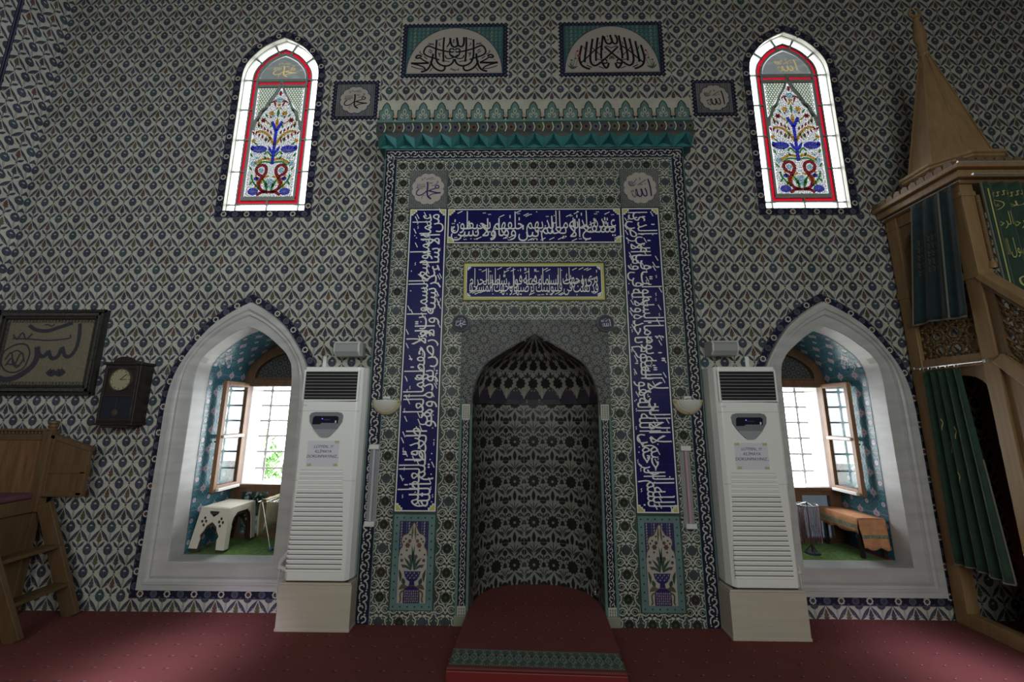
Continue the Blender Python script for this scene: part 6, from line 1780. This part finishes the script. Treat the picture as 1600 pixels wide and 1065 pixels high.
# twisted colonnette on the front left post
b = MB(); b.tube([(X0 + .115, Y0 - .004, 2.76), (X0 + .115, Y0 - .004, 3.30)], .016, 'oak_panel', 12)
for i in range(32): z = 2.77 + i * .0165; b.tube([(X0 + .115 + .016 * math.cos(t), Y0 - .004 + .016 * math.sin(t), z + .008 * t / PI) for t in np.linspace(0, 2 * PI, 7)], .0035, 'oak_panel', 4)
b.lathe([(.028, 2.70), (.028, 2.73), (.018, 2.76)], (X0 + .115, Y0 - .004, 0), Wd, 12); WB(b, 'twisted_colonnette', mb, smooth=True)
# rails
def rail(x0, x1, y0, y1, z0, z1, nm='rail', m=Wd):
    b = MB(); b.box(x0, x1, y0, y1, z0, z1, m); return WB(b, nm, mb, bevel=.004)
for z0, z1 in ((1.98, 2.075), (2.62, 2.70)): rail(X0 + .012, X0 + .085, Y0 + .10, Y1 - .10, z0, z1)
rail(X0 + .0, X0 + .08, Y0 + .10, Y1 - .10, 0, .10, 'sill_beam'); rail(X0 + .012, X0 + .075, Y0 + .10, Y1 - .10, 3.30, 3.42)
# interlaced lattice panels
def lattice(fn, u0, v0, u1, v1, cell, m, name, clipf=None, w=.013, th=.018):
    """pierced strapwork: octagons tied by crosses; fn(u, v, d) gives the room point"""
    b = MB()
    def seg(a, c):
        n = 1
        if clipf:
            mid = ((a[0] + c[0]) / 2, (a[1] + c[1]) / 2)
            if not (clipf(*a) and clipf(*c)): return
        a = (min(max(a[0], u0), u1), min(max(a[1], v0), v1)); c = (min(max(c[0], u0), u1), min(max(c[1], v0), v1))
        d = np.array(c) - np.array(a); L = np.hypot(*d)
        if L < .004: return
        d /= L; q = np.array([-d[1], d[0]]) * w / 2; e = d * w * .3; A = np.array(a) - e; C_ = np.array(c) + e
        pts = [A + q, C_ + q, C_ - q, A - q]
        v = [fn(p[0], p[1], 0) for p in pts] + [fn(p[0], p[1], th) for p in pts]
        b.add(v, [(0, 1, 2, 3), (7, 6, 5, 4), (0, 4, 5, 1), (1, 5, 6, 2), (2, 6, 7, 3), (3, 7, 4, 0)], m)
    for i in range(int((u1 - u0) / cell) + 2):
        for j in range(int((v1 - v0) / cell) + 2):
            cx, cy = u0 + (i + .5) * cell, v0 + (j + .5) * cell; R_ = cell * .34
            P = [(cx + R_ * math.cos(k * PI / 4 + PI / 8), cy + R_ * math.sin(k * PI / 4 + PI / 8)) for k in range(8)]
            if cx - cell * .5 > u1 or cy - cell * .5 > v1: continue
            for k in range(8): seg(P[k], P[(k + 1) % 8])
            for k in range(4):
                a = k * PI / 2; seg((cx + R_ * .92 * math.cos(a), cy + R_ * .92 * math.sin(a)), (cx + cell * .5 * math.cos(a), cy + cell * .5 * math.sin(a)))
            for k in range(4):
                a = k * PI / 2 + PI / 4; e = cell * .5; sx, sy = (1 if math.cos(a) > 0 else -1), (1 if math.sin(a) > 0 else -1)
                seg((cx + R_ * .92 * math.cos(a), cy + R_ * .92 * math.sin(a)), (cx + sx * e * .92, cy + sy * e * .92))
                seg((cx + sx * e, cy + sy * e * .62), (cx + sx * e * .62, cy + sy * e))
            for k in range(4):
                a = k * PI / 2; seg((cx, cy), (cx + R_ * .5 * math.cos(a), cy + R_ * .5 * math.sin(a))) if False else None
    return WB(b, name, mb)
lattice(lambda u, v, d: (X0 + .035 + d, u, v), Y0 + .10, 2.075, Y1 - .10, 2.62, .125, Wd, 'pierced_panel')
# arched heads: upper opening and lower doorway
def arch_head(y0, y1, z0, z1, nm, depth=.13):
    b = MB(); n = 16; yc = (y0 + y1) / 2; hw = (y1 - y0) / 2; pts = []
    for s in (-1, 1):
        pr__ = [(yc + s * hw, z1), (yc + s * hw, z0 - .10), (yc + s * (hw - .012), z0 - .10)] + [(yc + s * (hw - .012) * math.cos(t) ** .8, z0 - .10 + (depth + .06) * math.sin(t) ** .7) for t in np.linspace(.02, PI / 2 - .02, 9)] + [(yc, z0 + depth - .03), (yc, z1)]
        b.prism(pr__, X0 + .03, X0 + .055, Wd, 'X')
    WB(b, nm, mb)
arch_head(Y0 + .10, Y1 - .10, 3.18, 3.30, 'arched_head', .10); arch_head(Y0 + .10, Y1 - .10, 1.84, 1.985, 'arched_head', .12)
# stair flank running out from the wall
YE = -2.35; sl = 1.22
def zst(y): return 2.02 + sl * (y - (Y0 + .0))      # underside of the railing
b = MB()
b.prism([(Y0, zst(Y0)), (YE + .24, zst(YE + .24)), (YE + .24, 0), (YE + .20, 0), (YE + .20, .02), (Y0, .02)], X0 + .02, X0 + .045, Wd, 'X'); WB(b, 'flank_board', mb)
b = MB(); b.bar((X0 + .04, Y0, zst(Y0) - .0), (X0 + .04, YE + .25, zst(YE + .25)), .10, .085, Wd); WB(b, 'stringer', mb, bevel=.006)
b = MB(); b.bar((X0 + .04, Y0 + .005, zst(Y0) + .63), (X0 + .04, YE - .05, zst(YE - .05) + .63), .11, .05, Wd); b.bar((X0 + .04, Y0 + .005, zst(Y0) + .585), (X0 + .04, YE - .05, zst(YE - .05) + .585), .075, .045, 'oak_panel'); WB(b, 'handrail', mb, bevel=.008)
lattice(lambda u, v, d: (X0 + .03 + d, -u, v + zst(-u) + .05), -Y0 + .015, 0, -YE - .10, .50, .125, Wd, 'stair_lattice')
b = MB()
for y in (Y0 - .03,): b.prism([(Y0, zst(Y0) + .03), (Y0, zst(Y0) + .58), (Y0 - .055, zst(Y0 - .055) + .58), (Y0 - .055, zst(Y0 - .055) + .03)], X0 + .015, X0 + .06, 'oak_panel', 'X')
WB(b, 'lattice_stile', mb, bevel=.003)
# framed panel recessed in the flank
fr = [(Y0 - .04 - .05, zst(Y0 - .09) - .20), (YE + .55, zst(YE + .55) - .20), (YE + .55, .12), (Y0 - .09, .12)]
fr[1] = (-1.95, max(.14, zst(-1.95) - .20)); fr[2] = (-1.95, .12)
b = MB(); b.prism(fr, X0 + .012, X0 + .021, 'oak_panel', 'X'); WB(b, 'recessed_panel', mb)
b = MB()
for a, c in zip(fr, fr[1:] + fr[:1]):
    if math.hypot(a[0] - c[0], a[1] - c[1]) > .05: b.bar((X0 + .012, *a), (X0 + .012, *c), .022, .022, Wd)
WB(b, 'panel_moulding', mb, bevel=.003)
b = MB(); b.box(X0 - .01, X0 + .10, YE - .05, Y0 + .0, 0, .11, Wd); WB(b, 'base_beam', mb, bevel=.005)
for x in (X0, X1 - .10):
    b = MB(); b.box(x - .01, x + .10, YE - .12, YE - .02, 0, 1.45, Wd); b.lathe([(.04, 1.45), (.055, 1.47), (.03, 1.50), (.05, 1.55), (0, 1.60)], (x + .045, YE - .07, 0), Wd, 14); WB(b, 'newel_post', mb, bevel=.004)
for i in range(7):
    y = YE + .05 + i * (Y0 - YE) / 7; b = MB(); b.box(X0 + .05, X1 - .02, y, y + .27, .20 + i * .27, .235 + i * .27, Wd); WB(b, 'tread', mb)
b = MB(); b.box(X0 + .05, X1 - .02, Y0 + .02, Y1 - .02, 2.02, 2.06, Wd); WB(b, 'landing', mb)
b = MB(); b.prism([(Y0, zst(Y0)), (YE + .24, zst(YE + .24)), (YE + .24, 0), (Y0, .0)], X1 - .045, X1 - .02, Wd, 'X'); b.bar((X1 - .04, Y0, zst(Y0) + .63), (X1 - .04, YE, zst(YE) + .63), .10, .05, Wd); WB(b, 'far_flank', mb)
b = MB(); b.box(X0 + .10, X1 - .10, Y0 + .03, Y0 + .055, 0, 2.02, 'oak_dark'); WB(b, 'stair_light_block', mb)  # unseen board added to block hall light from the doorway interior
b = MB(); b.box(X1 - .04, X1 - .015, Y0 + .10, Y1 - .10, 0, 2.02, 'oak_dark'); WB(b, 'far_light_block', mb)  # added on the far side as well, so the doorway stays dark
# canopy cornice with cut-out cresting
b = MB(); o1 = .10
for d, z0, z1 in ((.02, 3.40, 3.43), (.06, 3.43, 3.49), (.10, 3.49, 3.525)):
    b.box(X0 - d, X1 + d, Y0 - d, WY - .004, z0, z1, Wd)
WB(b, 'canopy_cornice', mb, bevel=.006)
b = MB(); 
def crest(a, c):
    a = Vector(a); c = Vector(c); d = (c - a); n = int(d.length / .072); d.normalize(); up = Vector((0, 0, 1)); q = d.cross(up) * .005
    for i in range(n):
        o = a + d * (.072 * (i + .5))
        sh = [(-.036, 0), (-.030, .018), (-.026, .030), (-.032, .040), (-.014, .046), (0, .056), (.014, .046), (.032, .040), (.026, .030), (.030, .018), (.036, 0)]
        v = [o + d * x + up * z - q for x, z in sh] + [o + d * x + up * z + q for x, z in sh]; k = len(sh)
        b.add(v, [tuple(range(k)), tuple(range(2 * k - 1, k - 1, -1))] + [(j, (j + 1) % k, k + (j + 1) % k, k + j) for j in range(k)], 'oak_panel')
crest((X0 - .09, WY - .01, 3.525), (X0 - .09, Y0 - .09, 3.525)); crest((X0 - .09, Y0 - .09, 3.525), (X1 + .09, Y0 - .09, 3.525)); WB(b, 'cresting', mb)
b = MB()
for a, c in (((X0 - .09, Y0 - .095, 3.53), (X1 + .09, Y0 - .095, 3.53)), ((X0 - .02, Y0 - .115, 3.415), (X1, Y0 - .115, 3.415)), ((X0 - .03, Y0 - .03, 3.415), (X0 - .03, WY - .02, 3.415))): b.tube([a, c], .009, 'metal_bright', 8)
WB(b, 'metal_rod', mb, smooth=True)
# spire: octagonal drum, moulding, pyramid, finial
def octa(r, z, cx=3.66, cy=-.17, a=PI / 8): 
    R_ = r / math.cos(PI / 8); return [(cx + R_ * math.cos(a + k * PI / 4), cy + R_ * math.sin(a + k * PI / 4), z) for k in range(8)]
def stack(levels, m, nm, bevel=.003):
    b = MB(); V = [p for r, z in levels for p in octa(r, z)]; F = [(j * 8 + i, j * 8 + (i + 1) % 8, (j + 1) * 8 + (i + 1) % 8, (j + 1) * 8 + i) for j in range(len(levels) - 1) for i in range(8)]
    F.append(tuple(range(8))[::-1]); F.append(tuple((len(levels) - 1) * 8 + i for i in range(8))); b.add(V, F, m); return WB(b, nm, mb, bevel=bevel)
stack([(.265, 3.53), (.265, 3.67)], Wd, 'drum'); stack([(.275, 3.66), (.300, 3.675), (.300, 3.69), (.315, 3.70), (.315, 3.725), (.255, 3.735)], Wd, 'drum_moulding')
stack([(.250, 3.73), (.028, 4.92)], Wd, 'spire', .004)
for k in range(8):
    a, c = Vector(octa(.252, 3.73)[k]), Vector(octa(.030, 4.92)[k]); b = MB(); b.bar(a, c, .010, .010, Wd); WB(b, 'spire_rib', mb)
b = MB(); b.lathe([(.028, 4.90), (.045, 4.93), (.030, 4.96), (.040, 5.00), (.030, 5.04), (.048, 5.12), (.038, 5.22), (.020, 5.30), (.028, 5.33), (.012, 5.35), (.0, 5.36)], (3.66, -.17, 0), Wd, 18)
b.tube([(3.66 + .05 * math.sin(t), -.17, 5.41 - .05 * math.cos(t)) for t in np.linspace(-2.5, 2.5, 17)], [.004 + .010 * math.cos(t / 2.7) for t in np.linspace(-2.5, 2.5, 17)], Wd, 8); WB(b, 'finial', mb, smooth=True)

# ---- curtains on the minbar
def curtain(name, fn, nu, nv, m, label, deco=None):
    """fn(a, b) with a, b in 0..1 gives a room point; a across, b downward"""
    root = empty(name, fn(.5, 1.0), label, 'curtain'); l = root.location
    V = [Vector(fn(i / nu, j / nv)) - l for j in range(nv + 1) for i in range(nu + 1)]
    F = [(j * (nu + 1) + i, j * (nu + 1) + i + 1, (j + 1) * (nu + 1) + i + 1, (j + 1) * (nu + 1) + i) for j in range(nv) for i in range(nu)]
    b = MB(); b.add(V, F, m); o = b.build('cloth', root, smooth=True, angle=180); s = o.modifiers.new('thickness', 'SOLIDIFY'); s.thickness = .004; s.offset = 0
    return root
def side_fn(ya, yb, ytA, ytB, z0, z1, x, amp, waves, drift=0.0):
    def fn(a, t):
        y = (ya + (yb - ya) * a) * (1 - t) + (ytA + (ytB - ytA) * a) * t
        return (x - amp * (.5 + .5 * math.sin(a * waves * 2 * PI + .6 * t)) * (.6 + .4 * t), y, z0 + (z1 - z0) * t + .012 * math.sin(a * 5) * t)
    return fn
# upper dark teal curtain on the flank
fn1 = side_fn(-.14, -.47, .02, -.40, 3.41, 2.375, X0 - .012, .030, 3.3); c1 = curtain('teal_curtain', fn1, 60, 24, 'velvet_teal', 'dark teal velvet curtain hanging high on the pulpit side')
b = MB()
for a in (0.0, .70):
    b.tube([Vector(fn1(a, t)) + Vector((-.006, 0, 0)) for t in np.linspace(0, 1, 26)], .007, 'fringe', 6)
b.tube([Vector(fn1(a, 1.0)) + Vector((-.004, 0, -.006)) for a in np.linspace(0, 1, 30)], .008, 'fringe', 6); WB(b, 'fringe', c1, smooth=True)
p = Pat(lambda u, v, h: np.array([fn1(a, t) for a, t in zip(u, v)]) - np.array([[.006 + x, 0, 0] for x in h]) - np.array(c1.location))
p.put(arabesque(.12, .30, .62, .62, .06, ['gold_dull'], 1, w=.14), 1); p.mesh('woven_motif', c1)
# lower green curtain in the doorway
rodz = 2.005
fn2 = side_fn(.035, -.25, .04, -.33, rodz - .035, .46, X0 - .006, .040, 4.6); c2 = curtain('green_curtain', fn2, 80, 24, 'velvet_green', 'deep green velvet curtain across the low pulpit doorway')
b = MB(); b.tube([Vector(fn2(1, t)) + Vector((-.004, 0, 0)) for t in np.linspace(.45, 1, 16)], .007, 'fringe', 6); b.tube([Vector(fn2(a, 1.0)) + Vector((-.004, 0, -.004)) for a in np.linspace(0, 1, 30)], .006, 'fringe', 6); WB(b, 'fringe', c2, smooth=True)
p = Pat(lambda u, v, h: np.array([fn2(a, t) for a, t in zip(u, v)]) - np.array([[.006 + x, 0, 0] for x in h]) - np.array(c2.location))
for s_, (a, t) in enumerate(((.30, .28), (.42, .30), (.55, .32), (.48, .55), (.62, .62), (.36, .40))):
    p.put(Motif().stroke([(0, -.02), (.02, 0), (.0, .02), (-.01, .04)], .008, 'gold_thread', 1, 3), 1, 1, a, t)
p.mesh('gold_embroidery', c2)
rd = empty('curtain_rod', (X0 - .03, -.15, rodz), 'thin white rod carrying the green curtain with rings', 'curtain rod')
b = MB(); b.tube([(X0 - .028, .10, rodz), (X0 - .028, -.44, rodz + .0)], .007, 'metal_bright', 8); WB(b, 'rod', rd, smooth=True)
for i in range(5):
    y = .03 - i * .068; b = MB(); b.tube([(X0 - .028 + .014 * math.cos(t), y, rodz - .010 + .016 * math.sin(t)) for t in np.linspace(0, 2 * PI, 13)], .0025, 'metal_bright', 6); WB(b, 'ring', rd, smooth=True)
for y in (.095, -.44): b = MB(); b.box(X0 - .035, X0 + .0, y - .008, y + .008, rodz - .012, rodz + .012, 'metal_bright'); WB(b, 'bracket', rd, bevel=.002)
# embroidered banner over the stair entrance, facing the hall
def fn3(a, t):
    return (X0 + .125 + (.52) * a + .01 * t, Y0 - .04 - .018 * math.sin(a * 9 * PI) * (1 - .3 * t), 3.39 - 1.0 * t)
c3 = curtain('embroidered_banner', fn3, 72, 20, 'velvet_green', 'green banner embroidered with yellow Arabic writing over the pulpit stairs')
p = Pat(lambda u, v, h: np.array([fn3(a, t) for a, t in zip(u / .52, -v)]) - np.array([[0, .005 + x, 0] for x in h]) - np.array(c3.location))
q = Motif()
q.poly([(.012, -.98), (.018, -.98), (.018, -.06), (.012, -.06)], 'gold_thread', 1)
for i in range(22): 
    x = .03 + i * .022
    q.poly([(x, -.115), (x + .010, -.115), (x + .010, -.108), (x, -.108)], 'gold_thread', 1); q.poly([(x + .006, -.085), (x + .018, -.085), (x + .018, -.078), (x + .006, -.078)], 'gold_thread', 1); q.poly([(x + .008, -.115), (x + .012, -.115), (x + .012, -.08), (x + .008, -.08)], 'gold_thread', 1)
q.stroke([(.075 + .045 * math.cos(t), -.185 + .040 * math.sin(t)) for t in np.linspace(0, 2 * PI, 17)], .005, 'gold_thread', 1, 1)
p.put(q); p.put(m_muhammad('gold_thread', 1, False), .034, .030, .075, -.185)
for wd_, (a, c, d, e) in (('عليه السلام', (.15, -.215, .49, -.155)), ('الرحمن الرحيم', (.04, -.40, .26, -.25)), ('بسم الله', (.27, -.40, .50, -.25)), ('لا اله الا الله', (.25, -.62, .50, -.46)), ('محمد رسول الله', (.06, -.62, .25, -.46))):
    ws = wd_.split(); x = c; mm = Motif(); X_ = 0
    for w in ws:
        q_ = type_motif(shape(w), 'gold_thread', 1); aa, bb = bounds(q_); X_ -= (bb[0] - aa[0]) + .12; mm.extend(q_.moved(1, 1, X_ - aa[0], 0))
    p.put(fit(mm, a, c, d, e))
q = Motif()
for s in (-1, 1):
    q.stroke([(.20, -.93), (.20 + s * .02, -.86), (.20 + s * .08, -.84), (.20 + s * .09, -.78), (.20 + s * .05, -.77), (.20 + s * .05, -.81)], .009, 'gold_thread', 1, 3); q.lens((.20, -.86), (.20 + s * .045, -.74), .02, 'gold_thread', 1, 4)
    q.stroke([(.42, -.93), (.42 + s * .03, -.84), (.42 + s * .06, -.80)], .009, 'gold_thread', 1, 3)
q.star(.20, -.79, .022, .010, 6, 'gold_thread', 1); q.star(.40, -.78, .03, .012, 7, 'gold_thread', 1); p.put(q)
p.mesh('gold_embroidery', c3)
b = MB(); b.tube([Vector(fn3(0, t)) + Vector((-.008, 0, 0)) for t in np.linspace(0, 1, 20)], .008, 'fringe', 6); WB(b, 'fringe', c3, smooth=True)
